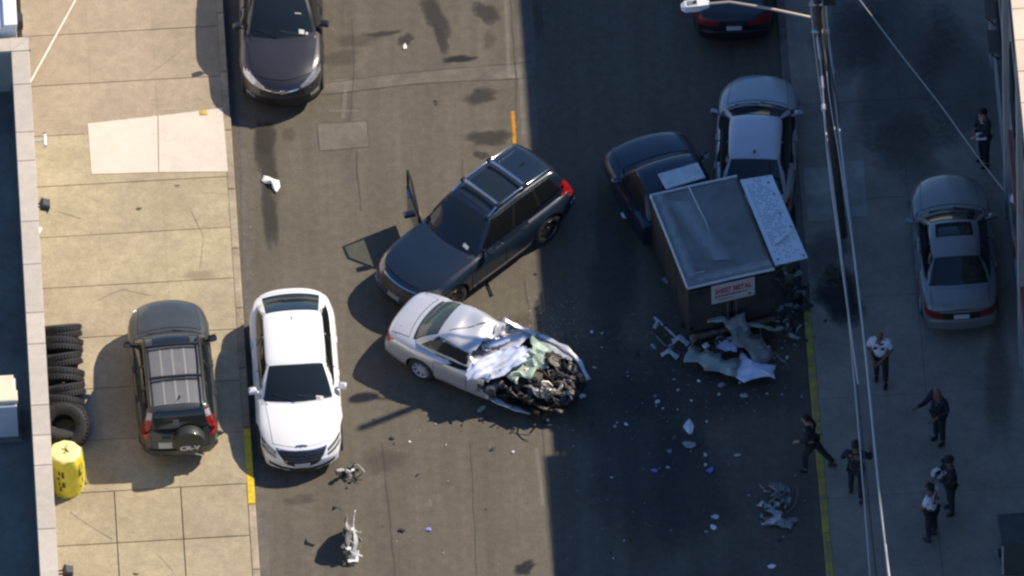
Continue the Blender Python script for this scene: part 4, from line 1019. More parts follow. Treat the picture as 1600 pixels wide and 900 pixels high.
# 3 --- near black crossover at the top, nose to the camera
sp = dict(L=4.7, W=1.88, H=1.70, belt=1.10, wb=.80, wr=.62, cab=(1.02, .15, -1.95, -2.22), axles=(1.42, -1.3), wr_=.37, paint=M['p_black'], nose=.50, tail=.15, flare=.03, wcurve=.17, bcurve=.08,
          dlo_rear=(-1.8, -1.6), hood=(1.10, 2.12, .78, .66)); sp.update(hull(4.7, 1.88, 'suv'))
c = Car('parked_crossover', sp, 'black crossover parked at the top left with the sun glinting on its headlight'); c.make_shell()
dress(c, doors=((-1.05, -.15), (-.10, .95)), bpil=(.28, .62), trunk=False)
lamp_pair(c, 'headlight', [(.40, .83), (.6, .90), (.86, 1.0)], [(.40, .77), (.6, .78), (.86, .83)], 'front', M['lens'], off=.012, n=4, mside=8)
c.patch('grille_trim', [(y, .80 - .05 * (1 - abs(y) / .42)) for y in frange(-.42, .42, 10)], [(y, .775 - .055 * (1 - abs(y) / .42)) for y in frange(-.42, .42, 10)], 'front', M['chrome'], off=.014, n=2, mside=12)
c.patch('grille', [(y, .74 - .05 * (1 - abs(y) / .5)) for y in frange(-.5, .5, 8)], [(y, .62) for y in frange(-.5, .5, 8)], 'front', M['trim'], off=.01, n=3, mside=10)
c.patch('lower_intake', [(y, .58) for y in frange(-.7, .7, 8)], [(y, .40) for y in frange(-.6, .6, 8)], 'front', M['trim'], off=.01, n=4, mside=10)
lamp_pair(c, 'fog_light', [(.62, .56), (.8, .58)], [(.62, .48), (.8, .5)], 'front', M['lens'], off=.016, n=3, mside=4)
MB().lathe([(0, .02), (.06, .016), (.065, 0)], 16, Matrix.Translation((c.bvh.ray_cast(Vector((6, 0, .765)), Vector((-1, 0, 0)))[0].x + .02, 0, .765)) @ Matrix.Rotation(R(90), 4, 'Y')).build('emblem', M['chrome'], c.root)
c.quad('windshield_sticker', [(.80, .40), (.88, .40), (.88, .52), (.80, .52)], 'top', M['sticker'], off=.015, n=3, mside=3)
c.quad('windshield_sticker', [(.83, .55), (.88, .55), (.88, .60), (.83, .60)], 'top', M['sticker'], off=.015, n=3, mside=3)
c.quad('windshield_sticker', [(.50, .32), (.52, .32), (.52, .46), (.50, .46)], 'top', M['plate'], off=.015, n=3, mside=3)
lamp_pair(c, 'taillight', [(.6, .98), (.85, 1.0)], [(.6, .88), (.85, .9)], 'rear', M['red'], off=.008)
for ax in sp['axles']:
    for sd in (1, -1): c.wheel(ax, sd)
h_, mid = head_of(G(443, 184), G(439, -56)); c.place(mid, h_)

# 4 --- slate SUV across the street, front passenger door open
sp = dict(L=4.95, W=1.93, H=1.77, belt=1.13, wb=.83, wr=.64, cab=(.85, .12, -2.05, -2.32), axles=(1.52, -1.46), wr_=.40, paint=M['p_slate'], nose=.34, tail=.16, flare=.035, wcurve=.17, bcurve=.08,
          dlo_rear=(-1.95, -1.75), hood=(.95, 2.24, .80, .72), rw=(.84, .88), rw_in=.05, rearbow=.10, nowiper=1, kick=.10); sp.update(hull(4.95, 1.93, 'suv'))
c = Car('stopped_suv', sp, 'slate blue SUV with roof bars and an open front door stopped across the street'); c.make_shell()
dress(c, doors=((-.92, -.12), (-.08, .95)), bpil=(.27, .62), trunk=False, sides=(1,), chrome=True)
c.quad('side_window_blank', [(-1.8, 1.2), (-1.6, 1.62), (.1, 1.62), (.6, 1.2)], 'right', M['glass'], off=.008, n=5, mside=10)
c.gapped('door', [(-.92, .36), (-.12, .36)], [(-.90, 1.08), (-.10, 1.08)], 'right', sp['paint'], n=8, mside=8)
c.quad('door_opening', [(-.06, .40), (-.06, 1.60), (.25, 1.60), (.92, .40)], 'right', M['cabin'], off=.006, n=8, mside=8)
# the open door, hinged at the A pillar
hinge = Vector((.74, -.93, 0)); op = Matrix.Translation(hinge) @ Matrix.Rotation(R(60), 4, 'Z')
dr = MB()
dr.prism([(0, .035), (-1.02, .035), (-1.02, -.035), (0, -.035)], .36, 1.10); me = dr.mesh('open_door', sp['paint'])
me.transform(op); od = link_mesh(me, 'open_door', c.root); tag(od, 'front passenger door standing wide open')
b = MB(); b.tube([(-.02, 0, 1.10), (-.62, .0, 1.62), (-.99, .0, 1.64), (-1.0, 0, 1.10)], .028, 6); me = b.mesh('window_frame', M['trim'], 50); me.transform(op); link_mesh(me, 'window_frame', od)
me = MB().add([(-.05, 0, 1.10), (-.63, 0, 1.60), (-.98, 0, 1.62), (-.98, 0, 1.10)], [(0, 1, 2, 3)]).mesh('door_glass', M['clear']); me.transform(op); link_mesh(me, 'door_glass', od)
me = MB().box((-.52, .045, .75), (.86, .03, .5), bev=.01).box((-.5, .075, .86), (.5, .06, .06), bev=.015).mesh('door_lining', M['tan']); me.transform(op); link_mesh(me, 'door_lining', od)
me = MB().box((-.9, -.05, .97), (.2, .03, .035)).mesh('handle', M['chrome']); me.transform(op); link_mesh(me, 'handle', od)
me = MB().box((-.12, -.2, 1.17), (.14, .26, .18), bev=.045).mesh('wing_mirror', sp['paint'], 40); me.transform(op); link_mesh(me, 'wing_mirror', od)
# front
c.patch('grille', [(y, .86) for y in frange(-.46, .46, 8)], [(y * .95, .60) for y in frange(-.46, .46, 8)], 'front', M['trim'], off=.008, n=5, mside=8)
c.patch('grille_trim', [(y, .885) for y in frange(-.5, .5, 8)], [(y, .865) for y in frange(-.5, .5, 8)], 'front', M['chrome'], off=.016, n=2, mside=10)
c.patch('bumper_trim', [(y, .52 + .02 * (abs(y) / .8) ** 2) for y in frange(-.8, .8, 10)], [(y, .50 + .02 * (abs(y) / .8) ** 2) for y in frange(-.8, .8, 10)], 'front', M['chrome'], off=.016, n=2, mside=12)
c.patch('lower_intake', [(y, .48) for y in frange(-.7, .7, 8)], [(y, .38) for y in frange(-.6, .6, 8)], 'front', M['trim'], off=.008, n=3, mside=10)
lamp_pair(c, 'headlight', [(.54, .90), (.88, .95)], [(.54, .78), (.88, .83)], 'front', M['lens_d'], off=.009, n=4, mside=7)
c.quad('number_plate', [(-.17, .56), (-.17, .66), (.17, .66), (.17, .56)], 'front', M['plate_d'], off=.022)
# roof
for y in (-.56, .56): MB().tube([(-1.95, y, 1.68), (-1.85, y, 1.765), (-.9, y, 1.83), (-.2, y, 1.80), (.05, y, 1.70)], .024, 8).build('roof_rail', M['chrome'], c.root, 50)
for x in (-.30, -1.12):
    MB().tube([(x, -.60, 1.83), (x, -.3, 1.86), (x, .3, 1.86), (x, .60, 1.83)], .034, 8).build('roof_bar', M['chrome'], c.root, 50)
    for y in (-.56, .56): MB().box((x, y, 1.83), (.12, .09, .1), bev=.02).build('bar_foot', M['trim'], c.root)
c.quad('sunroof', [(-1.05, -.42), (-.02, -.42), (-.02, .42), (-1.05, .42)], 'top', M['glass'], off=.010, n=8, mside=6)
fn = c.bvh.ray_cast(Vector((-1.55, 0, 4)), Vector((0, 0, -1)))[0]
MB().add([fn + Vector((.1, 0, 0)), fn + Vector((-.08, .03, 0)), fn + Vector((-.08, -.03, 0)), fn + Vector((-.08, 0, .06))], [(0, 1, 3), (0, 3, 2), (1, 2, 3)]).build('antenna_fin', M['trim'], c.root)
c.patch('taillight', [(.70, .85), (.72, 1.1), (.66, 1.3)], [(.88, .88), (.86, 1.12), (.76, 1.32)], 'rear', M['red'], off=.012, n=4, mside=7); c.patch('taillight', [(-.70, .85), (-.72, 1.1), (-.66, 1.3)], [(-.88, .88), (-.86, 1.12), (-.76, 1.32)], 'rear', M['red'], off=.012, n=4, mside=7)
c.quad('taillight', [(-2.42, .98), (-2.40, 1.12), (-2.30, 1.12), (-2.28, .98)], 'left', M['red'], off=.010, n=3, mside=3)
c.quad('sill_trim', [(-.9, .40), (-.9, .435), (.95, .435), (.95, .40)], 'left', M['chrome'], off=.014, n=2, mside=10)
c.quad('rear_bumper_trim', [(-2.44, .62), (-2.44, .66), (-2.2, .66), (-2.2, .62)], 'left', M['chrome'], off=.014, n=2, mside=3)
c.quad('windshield_sticker', [(.66, .42), (.72, .42), (.72, .56), (.66, .56)], 'top', M['sticker'], off=.015, n=3, mside=3)
for ax in sp['axles']:
    for sd in (1, -1): c.wheel(ax, sd, M['rim_d'])
h_ = math.atan2(-.689, -.724); c.place(G(740, 399), h_)

# 5 --- pale hatchback in the shade behind the truck
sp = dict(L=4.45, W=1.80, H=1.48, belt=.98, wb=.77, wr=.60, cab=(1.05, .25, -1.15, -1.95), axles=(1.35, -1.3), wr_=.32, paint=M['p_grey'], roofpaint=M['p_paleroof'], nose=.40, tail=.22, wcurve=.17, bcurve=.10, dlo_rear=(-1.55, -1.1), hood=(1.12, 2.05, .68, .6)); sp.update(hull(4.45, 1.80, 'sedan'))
c = Car('parked_hatchback', sp, 'pale grey sedan in the shade with its tail hidden behind the box truck'); c.make_shell()
dress(c, doors=((-.95, -.12), (-.08, .88)), bpil=(.45,))
lamp_pair(c, 'headlight', [(.5, .70), (.85, .74)], [(.5, .60), (.85, .64)], 'front', M['lens'], off=.008)
lamp_pair(c, 'taillight', [(.5, .90), (.85, .92)], [(.5, .76), (.85, .78)], 'rear', M['red'], off=.008)
fn = c.bvh.ray_cast(Vector((-.92, 0, 4)), Vector((0, 0, -1)))[0]; MB().tube([fn, fn + Vector((-.08, 0, .06))], [.035, .012], 6).build('antenna', M['trim'], c.root)
for ax in sp['axles']:
    for sd in (1, -1): c.wheel(ax, sd)
c.root.name = 'parked_sedan.001'
h_, mid = head_of(G(1188, 146), G(1177, 372)); c.place(mid, h_)

# 6 --- grey saloon on the right pavement, tail to the camera
sp = dict(L=4.5, W=1.76, H=1.42, belt=.95, wb=.76, wr=.57, cab=(.92, .18, -.98, -1.62), axles=(1.38, -1.3), wr_=.32, paint=M['p_dgrey'], nose=.38, tail=.20, wcurve=.17, bcurve=.10, dlo_rear=(-1.30, -.92), hood=(1.0, 2.1, .66, .58)); sp.update(hull(4.5, 1.76, 'sedan'))
c = Car('parked_sedan', sp, 'grey sedan with a sunroof parked in the shade against the right wall'); c.make_shell()
dress(c, doors=((-.9, -.1), (-.06, .85)), bpil=(.45,))
c.quad('sunroof', [(-.38, -.42), (.05, -.40), (.05, .40), (-.38, .42)], 'top', M['gap'], off=.008, n=6, mside=6)
c.quad('sunroof_glass', [(-.36, -.36), (-.1, -.34), (-.1, .34), (-.36, .36)], 'top', M['glass'], off=.013, n=6, mside=6)
c.patch('rear_panel', [(y, .84) for y in frange(-.7, .7, 8)], [(y, .68) for y in frange(-.7, .7, 8)], 'rear', M['trim'], off=.007, n=3, mside=10)
lamp_pair(c, 'taillight', [(.42, .85), (.80, .88)], [(.42, .69), (.80, .72)], 'rear', M['lamp_dim'], off=.013, n=4, mside=7)
c.quad('number_plate', [(-.17, .70), (-.17, .80), (.17, .80), (.17, .70)], 'rear', M['plate'], off=.02)
for ax in sp['axles']:
    for sd in (1, -1): c.wheel(ax, sd)
h_, mid = head_of(G(1478, 303, ZP), G(1503, 530, ZP)); c.place(mid, h_)

# 7 --- near black car at the top edge, tail lamps towards the camera
sp = dict(L=4.6, W=1.85, H=1.45, belt=.98, wb=.78, wr=.60, cab=(.95, .15, -1.05, -1.75), axles=(1.4, -1.35), wr_=.33, paint=M['p_maroon'], nose=.38, tail=.26, wcurve=.17, bcurve=.10, dlo_rear=(-1.40, -1.0), hood=(1.02, 2.1, .7, .6)); sp.update(hull(4.6, 1.85, 'sedan'))
c = Car('parked_sedan', sp, 'near black car with red tail lamps at the top edge under the street lamp'); c.make_shell()
dress(c, doors=((-.9, -.1), (-.06, .88)), bpil=(.45,))
lamp_pair(c, 'taillight', [(.34, .92), (.62, .93), (.88, .96)], [(.34, .80), (.62, .77), (.88, .76)], 'rear', M['lamp_dim'], off=.012, n=4, mside=9)
c.quad('number_plate', [(-.17, .70), (-.17, .80), (.17, .80), (.17, .70)], 'rear', M['plate'], off=.018)
for ax in sp['axles']:
    for sd in (1, -1): c.wheel(ax, sd)
h_, mid = head_of(G(1140, -152), G(1148, 84)); c.place(mid, h_)

# ------------------------------------------------------------------ the wrecked silver saloon
sp = dict(L=4.7, W=1.80, H=1.44, belt=.97, wb=.76, wr=.58, cab=(.95, .25, -1.05, -1.72), axles=(1.45, -1.28), wr_=.32, paint=M['p_silver'], nose=.38, tail=.20, flare=.02, wcurve=.17, bcurve=.12, ctaper=.10, dlo_rear=(-1.32, -.92), rwglass='glass_g', rw=(.84, .86)); sp.update(hull(4.7, 1.80, 'sedan'))
wk = Car('wrecked_sedan', sp, 'silver sedan with a crumpled roof and its whole front end torn open', 'car')
nrand = random.Random(11)
def wcut(p):
    x, y, z = p
    if z > 1.0 and x > .05 + .25 * y: return True                       # roof torn back
    if z > .52 and x > .62 + .06 * math.sin(9 * y) and y < .66: return True   # bonnet, screen and scuttle gone
    if y < -.55 and x > .45 + .1 * math.sin(7 * z): return True             # near front wing gone
    if x > 1.75 - .25 * math.sin(5 * y): return True
    return False
def wdent(p):
    x, y, z = p; q = p.copy()
    f = max(0, min(1, (x + .75) / .9))
    if z > 1.02:                                                         # roof caved and buckled towards the front
        q.z -= f * (.11 + .15 * math.exp(-((y + .1) / .35) ** 2)) + .06 * f * math.sin(7 * x + 4 * y) + .05 * f * math.sin(11 * y - 3 * x)
    f2 = max(0, min(1, (x + .2) / .9))
    n = noise.noise_vector(Vector((x * 3.1, y * 3.1, z * 3.1)))
    q += Vector((n.x * .07, n.y * .05, n.z * .06)) * f2
    if z <= 1.02 and x < -1.2: q += Vector((0, 0, .02 * noise.noise(Vector((x * 2, y * 3, 0)))))
    return q
wk.make_shell(wcut, wdent)
dress(wk, doors=((-.92, -.10),), bpil=(), ws=False, hood=False, windows=False, sides=(-1,), winmirror=False)
z0, z1 = sp['belt'] + .05, sp['H'] - .15
wk.patch('window_trim', [(-1.34, z0 - .01), (-.12, z0 - .02)], [(-.95, z1 + .02), (-.16, z1 + .03)], 'right', M['trim'], off=.003, n=5, mside=10)
wk.patch('side_window', [(-1.28, z0 + .02), (-.92, z0)], [(-.95, z1), (-.80, z1)], 'right', M['glass_g'], off=.010, n=5, mside=6)
wk.patch('broken_window', [(-.86, z0), (-.18, z0)], [(-.76, z1), (-.20, z1)], 'right', M['cabin'], off=.010, n=5, mside=6)
wk.patch('window_trim', [(-1.34, z0 - .01), (-.12, z0 - .02)], [(-.95, z1 + .02), (-.16, z1 + .03)], 'left', M['glass'], off=.005, n=5, mside=10)
lamp_pair(wk, 'taillight', [(.54, .88), (.80, .90)], [(.54, .76), (.80, .77)], 'rear', M['red'], off=.012, n=4, mside=9)
wk.quad('taillight', [(-2.24, .80), (-2.20, .91), (-2.08, .92), (-2.10, .82)], 'right', M['red'], off=.010, n=3, mside=3)
wk.patch('trunk_gap', [(-2.0, -.70), (-2.0, .7)], [(-1.985, -.70), (-1.985, .70)], 'top', M['gap'], off=.008, n=2, mside=6)
wk.patch('roof_scrape', [(-.80, -.35), (-.1, .42)], [(-.78, -.36), (-.08, .40)], 'top', M['rim_d'], off=.006, n=2, mside=8, th=.004)
for ax, sd in ((-1.28, 1), (-1.28, -1), (1.45, 1)): wk.wheel(ax, sd, spokes=8)
W = wk.root
# what the tear lays bare: floor, bulkhead, seats
MB().box((-.05, 0, .32), (1.9, 1.5, .16)).box((-.85, 0, .62), (.25, 1.4, .5), Matrix.Identity(4)).box((-1.2, 0, .8), (.6, 1.4, .2)).build('cabin_floor', M['cabin'], W)
for y in (-.38, .38):
    MB().box((-.05, y, .55), (.5, .5, .2), bev=.05).box((-.28, y, .80), (.16, .48, .55), bev=.05).build('seat', M['tan'] if y > 0 else M['cabin'], W)
def bent_strip(pts, wid, name, m_, parent, th=.012, twist=0.0, seed=0):
    """a strip of torn sheet metal following the points, curled across its width"""
    P = [Vector(p) for p in pts]; Q = []
    for i in range(len(P) - 1):
        for k in range(5): Q.append(P[i].lerp(P[i + 1], k / 5))
    Q.append(P[-1]); rr = random.Random(seed); rows = []
    for i, q in enumerate(Q):
        t = (Q[min(i + 1, len(Q) - 1)] - Q[max(i - 1, 0)]).normalized(); ref = Vector((math.sin(twist * i), 0, math.cos(twist * i)))
        s_ = t.cross(ref)
        s_ = s_.normalized() if s_.length > .01 else Vector((0, 1, 0)); up = s_.cross(t)
        ww = wid * (1 + .25 * math.sin(i * 1.3 + seed)); rows.append([q + s_ * ww * k + up * (.25 * ww * (k * k) + rr.uniform(-.02, .02) * wid * 4) for k in (-.5, -.17, .17, .5)])
    if wid > .3:                                                     # broad sheets: hard creases and a ragged rim
        for i, r_ in enumerate(rows):
            for j, q in enumerate(r_):
                k_ = 1.6 if j in (0, 3) else 1.0
                q += Vector((rr.uniform(-.045, .045) * k_, rr.uniform(-.045, .045) * k_, rr.uniform(-.03, .045)))
    me = MB().grid(rows).mesh(name, m_, 16 if wid > .3 else 45); solidify(me, th); return link_mesh(me, name, parent)
# far wing, still a bright strip
bent_strip([(.45, .80, .98), (1.0, .86, .92), (1.5, .84, .88), (1.9, .74, .76), (2.25, .50, .55)], .10, 'torn_fender', M['p_silver'], W, twist=.0, seed=1)
bent_strip([(.0, .66, 1.22), (.35, .74, 1.06), (.8, .80, .95)], .10, 'bent_pillar', M['p_silver'], W, seed=2)
bent_strip([(-.15, -.62, 1.16), (.12, -.70, 1.04), (.3, -.74, .92)], .10, 'bent_pillar', M['p_silver'], W, seed=9)
bent_strip([(-.05, -.2, 1.10), (.1, .05, .98), (.05, .35, 1.12), (.15, .55, 1.0)], .34, 'crumpled_roof_edge', M['p_silver'], W, twist=.12, seed=3)
bent_strip([(-.1, .30, 1.08), (.18, .18, .94), (.32, -.1, .88)], .22, 'crumpled_roof_edge', M['tan'], W, twist=.2, seed=5)
bent_strip([(.42, -.86, .36), (.9, -.88, .33), (1.35, -.78, .26), (1.6, -.62, .2)], .13, 'sill_rail', M['p_silver'], W, seed=4)
bent_strip([(.2, -.9, .7), (.5, -.80, .66), (.75, -.62, .52)], .40, 'crushed_door', M['rim_d'], W, twist=.22, seed=6)
bent_strip([(.55, -.4, .62), (.95, -.55, .52), (1.3, -.7, .4)], .30, 'inner_wing', M['trim'], W, twist=.2, seed=7)
bent_strip([(.95, -.55, .58), (1.10, .0, .70), (1.0, .5, .78)], .20, 'scuttle_panel', M['rust'], W, twist=.2, seed=8)
bent_strip([(1.4, -.1, .62), (1.95, -.2, .58), (2.15, .1, .55)], .10, 'bumper_beam', M['panel_pg'], W, seed=12)
bent_strip([(2.1, .45, .62), (2.0, .1, .68), (1.75, -.05, .7), (1.5, -.25, .62)], .14, 'radiator_support', M['rust'], W, twist=.15, seed=13)
sc = bent_strip([(.80, -.50, .80), (.98, -.15, .88), (1.10, .22, .93), (1.02, .66, .96)], .46, 'shattered_windshield', M['greenish'], W, th=.008, twist=.03, seed=14)
MB().box((.95, -.1, .28), (1.5, 1.35, .14)).box((1.35, .05, .42), (.9, .9, .2)).build('subframe', M['gap'], W)
er = random.Random(21)
for i in range(52):
    x, y = er.uniform(.75, 2.2), er.uniform(-.66, .70)
    if y < -.35 and x > 1.5: y += .35
    z = er.uniform(.48, .74); kind = er.random(); mm = er.choice(('rust', 'grime', 'alum', 'hose', 'hose', 'rim_d', 'trim', 'grime'))
    Mx = Matrix.Translation((x, y, z)) @ Matrix.Rotation(er.uniform(0, 3), 4, 'Z') @ Matrix.Rotation(er.uniform(-.6, .6), 4, 'X')
    if kind < .3: MB().box((0, 0, 0), (er.uniform(.08, .26), er.uniform(.06, .18), er.uniform(.05, .16)), Mx, bev=.02).build('engine_casing', M[mm], W)
    elif kind < .6:
        P = [Mx @ Vector((k * .09 - .18, .07 * math.sin(k * 1.7 + i), .05 * math.cos(k * 1.3))) for k in range(5)]; MB().tube(P, er.uniform(.012, .03), 7).build('engine_hose', M[mm], W, 50)
    elif kind < .78: MB().lathe([(0, .05), (.05, .05), (.08, .03), (.09, -.03), (0, -.04)], 14, Mx).build('pulley', M[mm], W, 40)
    else: bent_strip([Mx @ Vector(p) for p in ((-.16, 0, 0), (-.05, .03, .05), (.08, -.03, .02), (.18, .03, -.04))], er.uniform(.05, .12), 'bracket', M[mm], W, seed=i)
bent_strip([(1.05, .30, .80), (1.35, .42, .92), (1.62, .30, .78), (1.95, .40, .74)], .30, 'folded_bonnet', M['grime'], W, twist=.13, seed=31)
bent_strip([(1.15, -.30, .62), (1.5, -.45, .72), (1.8, -.35, .56)], .26, 'folded_bonnet', M['panel_g'], W, twist=.2, seed=32)
bent_strip([(.7, -.70, .42), (1.2, -.62, .50), (1.75, -.58, .40), (2.15, -.42, .34)], .09, 'chassis_rail', M['rust'], W, seed=33)
bent_strip([(.9, .62, .66), (1.4, .60, .62), (1.9, .52, .56), (2.25, .30, .46)], .09, 'chassis_rail', M['rust'], W, seed=34)
bent_strip([(2.05, .50, .50), (2.22, .15, .54), (2.12, -.25, .46), (1.85, -.55, .34)], .20, 'bumper_beam', M['trim'], W, twist=.1, seed=35)
b = MB()
for k in range(12): b.box((1.86, -.06, .62), (.05, .5 - .02 * k, .008), Matrix.Translation((0, 0, .014 * k)) @ Matrix.Rotation(R(1.5 * k), 4, 'Z'))
b.build('radiator', M['alum'], W)
for k in range(40):
    q0 = Vector((er.uniform(.9, 1.9), er.uniform(-.5, .5), er.uniform(.66, .82))); q1 = q0 + Vector((er.uniform(-.5, .5), er.uniform(-.4, .4), er.uniform(-.1, .1))); mid = (q0 + q1) / 2 + Vector((er.uniform(-.2, .2), er.uniform(-.2, .2), .08))
    MB().tube([q0, q0.lerp(mid, .5) + Vector((0, .04, .03)), mid, mid.lerp(q1, .5) - Vector((0, .03, 0)), q1], er.uniform(.008, .018), 6).build('wiring', M[er.choice(('hose', 'hose', 'alum', 'rust', 'grime', 'alum'))], W, 50)
MB().lathe([(.0, .02), (.09, .02), (.10, .0), (.09, -.02)], 16, Matrix.Translation((1.30, .28, .86)) @ Matrix.Rotation(.4, 4, 'X')).build('air_filter', M['trim'], W, 40)
MB().box((1.2, -.12, .74), (.42, .26, .16), Matrix.Identity(4), bev=.04).build('engine_block', M['rust'], W)
MB().box((1.68, .2, .70), (.26, .18, .16), bev=.01).build('battery', M['trim'], W)
h_ = math.atan2(-.524, .852); wk.place(G(623, 528) + Vector((math.cos(h_), math.sin(h_), 0)) * 2.35, h_)

# the sheet laid over the dashboard and screen
def drape(name, corners, n, amp, m_, seed, label, cat, jag=.12, th=.006, freq=2.6):
    A, B, C_, D_ = [Vector(c_) for c_ in corners]; rows = []
    ax = ((B - A) + (C_ - D_)).normalized(); ay = ((D_ - A) + (C_ - B)).normalized()
    for i in range(n + 1):
        t = i / n; row = []
        for j in range(n + 1):
            f = j / n
            # ragged outline: the border wanders in and out
            e = max(abs(2 * f - 1), abs(2 * t - 1)); q0 = math.atan2(t - .5, f - .5); sh = 1 + e * jag * (1.5 * noise.noise(Vector((2.2 * math.cos(q0) + seed, 2.2 * math.sin(q0), seed))) + .8 * noise.noise(Vector((6 * math.cos(q0) + seed, 6 * math.sin(q0), 2))))
            f2, t2 = .5 + (f - .5) * sh, .5 + (t - .5) * sh
            # round the corners
            cx, cy = 2 * f2 - 1, 2 * t2 - 1; f2, t2 = .5 + .5 * cx * math.sqrt(max(0, 1 - .32 * min(1, abs(cy)) ** 2)), .5 + .5 * cy * math.sqrt(max(0, 1 - .32 * min(1, abs(cx)) ** 2))
            p = (A.lerp(B, f2)).lerp(D_.lerp(C_, f2), t2); u_, v_ = p.dot(ax), p.dot(ay)
            fold = 1 - abs(noise.noise(Vector((v_ * freq * .8 + u_ * freq * 2.2 + seed, v_ * 1.1, 5)))) * 2.4
            big = noise.noise(Vector((u_ * 1.7 + seed, v_ * 1.7, 3)))
            fine = noise.noise(Vector((u_ * 9 + seed, v_ * 5, 9)))
            p = p + Vector((.03 * fine, .03 * big, amp * (.75 * fold + .9 * big + .18 * fine) - .10 * max(0, e - .7) / .3 * amp * 6))
            row.append(p)
        rows.append(row)
    c0 = (A + B + C_ + D_) / 4
    me = MB().grid([[p - c0 for p in r_] for r_ in rows]).mesh(name, m_, 180); solidify(me, th); me.polygons.foreach_set('use_smooth', [True] * len(me.polygons))
    o = link_mesh(me, name); o.location = c0; return tag(o, label, cat)
drape('cloth_sheet', (G(722, 570, 1.06), G(734, 606, .84), G(834, 563, 1.0), G(816, 530, 1.14)), 48, .11, M['cloth'], 3, 'white sheet draped over the crushed windshield of the silver wreck', 'sheet')
drape('cloth_sheet', (G(757, 534, 1.16), G(762, 546, 1.08), G(800, 533, 1.06), G(796, 524, 1.1)), 14, .05, M['cloth'], 8, 'small white cloth bunched under the crumpled roof edge of the wreck', 'sheet')

# ------------------------------------------------------------------ the box truck
def axis_place(front, rear): return head_of(front, rear)
BH = 2.0
rearm, frontm = G(1142.5, 435, BH), G(1084, 290, BH)
th_, midb = axis_place(Vector((frontm.x, frontm.y, 0)), Vector((rearm.x, rearm.y, 0)))
BL, BW = (frontm - rearm).length, 2.0
tk = empty('box_truck', (midb.x, midb.y, 0), th_, 'dark blue cab truck with a grey metal box body stopped in the shade', 'truck')
def bent_top(nx=14, ny=10, dz=0):
    rows = []
    for i in range(nx + 1):
        x = -BL / 2 + BL * i / nx; row = []
        for j in range(ny + 1):
            y = -BW / 2 + BW * j / ny; ex = min((x + BL / 2), (BL / 2 - x)); ey = min(y + BW / 2, BW / 2 - y)
            z = BH + .012 * noise.noise(Vector((x * 1.7, y * 1.7, 2))) - .02 * math.exp(-(min(ex, ey) / .05)) + .012 * math.exp(-((y - .1 - .04 * math.sin(3 * x)) / .05) ** 2) * (1 if x > -.6 else .2)
            row.append(Vector((x, y, z + dz)))
        rows.append(row)
    return rows
me = MB().grid(bent_top(28, 22)).mesh('roof', M['galv'], 180); solidify(me, .03); link_mesh(me, 'roof', tk)
b = MB(); z = BH + .012
for a_, b_ in (((-BL / 2, -BW / 2), (-BL / 2, BW / 2)), ((-BL / 2, BW / 2), (BL / 2, BW / 2)), ((BL / 2, -BW / 2), (BL / 2, BW / 2))):
    o = MB().tube([(a_[0], a_[1], BH - .012), ((a_[0] + b_[0]) / 2, (a_[1] + b_[1]) / 2, BH + .0), (b_[0], b_[1], BH - .012)], .032, 8).build('roof_edge', M['galv_e'], tk, 50)
MB().tube([(BL / 2, .12, BH + .012), (.3, .06, BH + .02), (-.2, .10, BH + .012)], [.02, .014, .004], 6).build('roof_seam', M['galv_e'], tk, 50)
MB().tube([(-BL / 2 + .35, .92, BH + .012), (-BL / 2 + .38, .5, BH + .012)], .012, 5).build('roof_seam', M['galv_e'], tk, 50)
def roof_wear(pts, hw):
    rows = [[], [], []]
    for (x, y), (nx_, ny_) in pts:
        for r_, k in zip(rows, (-1, 0, 1)): r_.append(Vector((x + nx_ * hw * k, y + ny_ * hw * k, BH + .030)))
    o = MB().grid(rows).build('worn_patch', M['worn_edge'], tk, recalc=False); n_ = len(pts); at = o.data.attributes.new('fade', 'FLOAT', 'POINT'); at.data.foreach_set('value', [.1] * n_ + [.75] * n_ + [.1] * n_)
    if o.data.polygons[0].normal.z < 0: o.data.flip_normals()
roof_wear([((x, BW / 2 - .16), (0, 1)) for x in frange(-BL / 2 + .03, BL / 2 - .03, 12)], .15)
roof_wear([((-BL / 2 + .16, y), (1, 0)) for y in frange(-BW / 2 + .03, BW / 2 - .03, 10)], .15)
roof_wear([((x, .25 + .2 * x), (.2, 1)) for x in frange(-.9, 1.1, 10)], .3)
zb = .45
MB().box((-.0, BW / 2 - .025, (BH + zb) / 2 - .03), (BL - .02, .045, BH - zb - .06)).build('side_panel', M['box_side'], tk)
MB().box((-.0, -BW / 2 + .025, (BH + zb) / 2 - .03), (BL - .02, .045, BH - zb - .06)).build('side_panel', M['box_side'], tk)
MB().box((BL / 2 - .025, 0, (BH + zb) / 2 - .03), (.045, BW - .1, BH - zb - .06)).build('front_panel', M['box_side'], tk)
for sd in (1, -1):
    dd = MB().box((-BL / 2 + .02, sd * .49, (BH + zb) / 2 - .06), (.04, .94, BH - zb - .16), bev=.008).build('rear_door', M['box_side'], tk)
    MB().tube([(-BL / 2 - .015, sd * .1, zb + .2), (-BL / 2 - .015, sd * .1, BH - .3)], .014, 6).build('lock_bar', M['galv'], dd)
MB().box((-.1, 0, .38), (BL + .1, 1.5, .16)).build('chassis', M['trim'], tk)
MB().box((-BL / 2 - .12, 0, .5), (.12, 1.9, .14), bev=.03).build('rear_bumper', M['rust'], tk)
for sd in (1, -1): MB().box((-BL / 2 - .005, sd * .93, .66), (.03, .07, .12), bev=.008).build('taillight', M['gap'], tk)
for k in range(3): MB().box((.1 + k * .5 - .6, BW / 2 + .002, 1.25), (.03, .012, 1.3)).build('panel_rib', M['box_side'], tk)
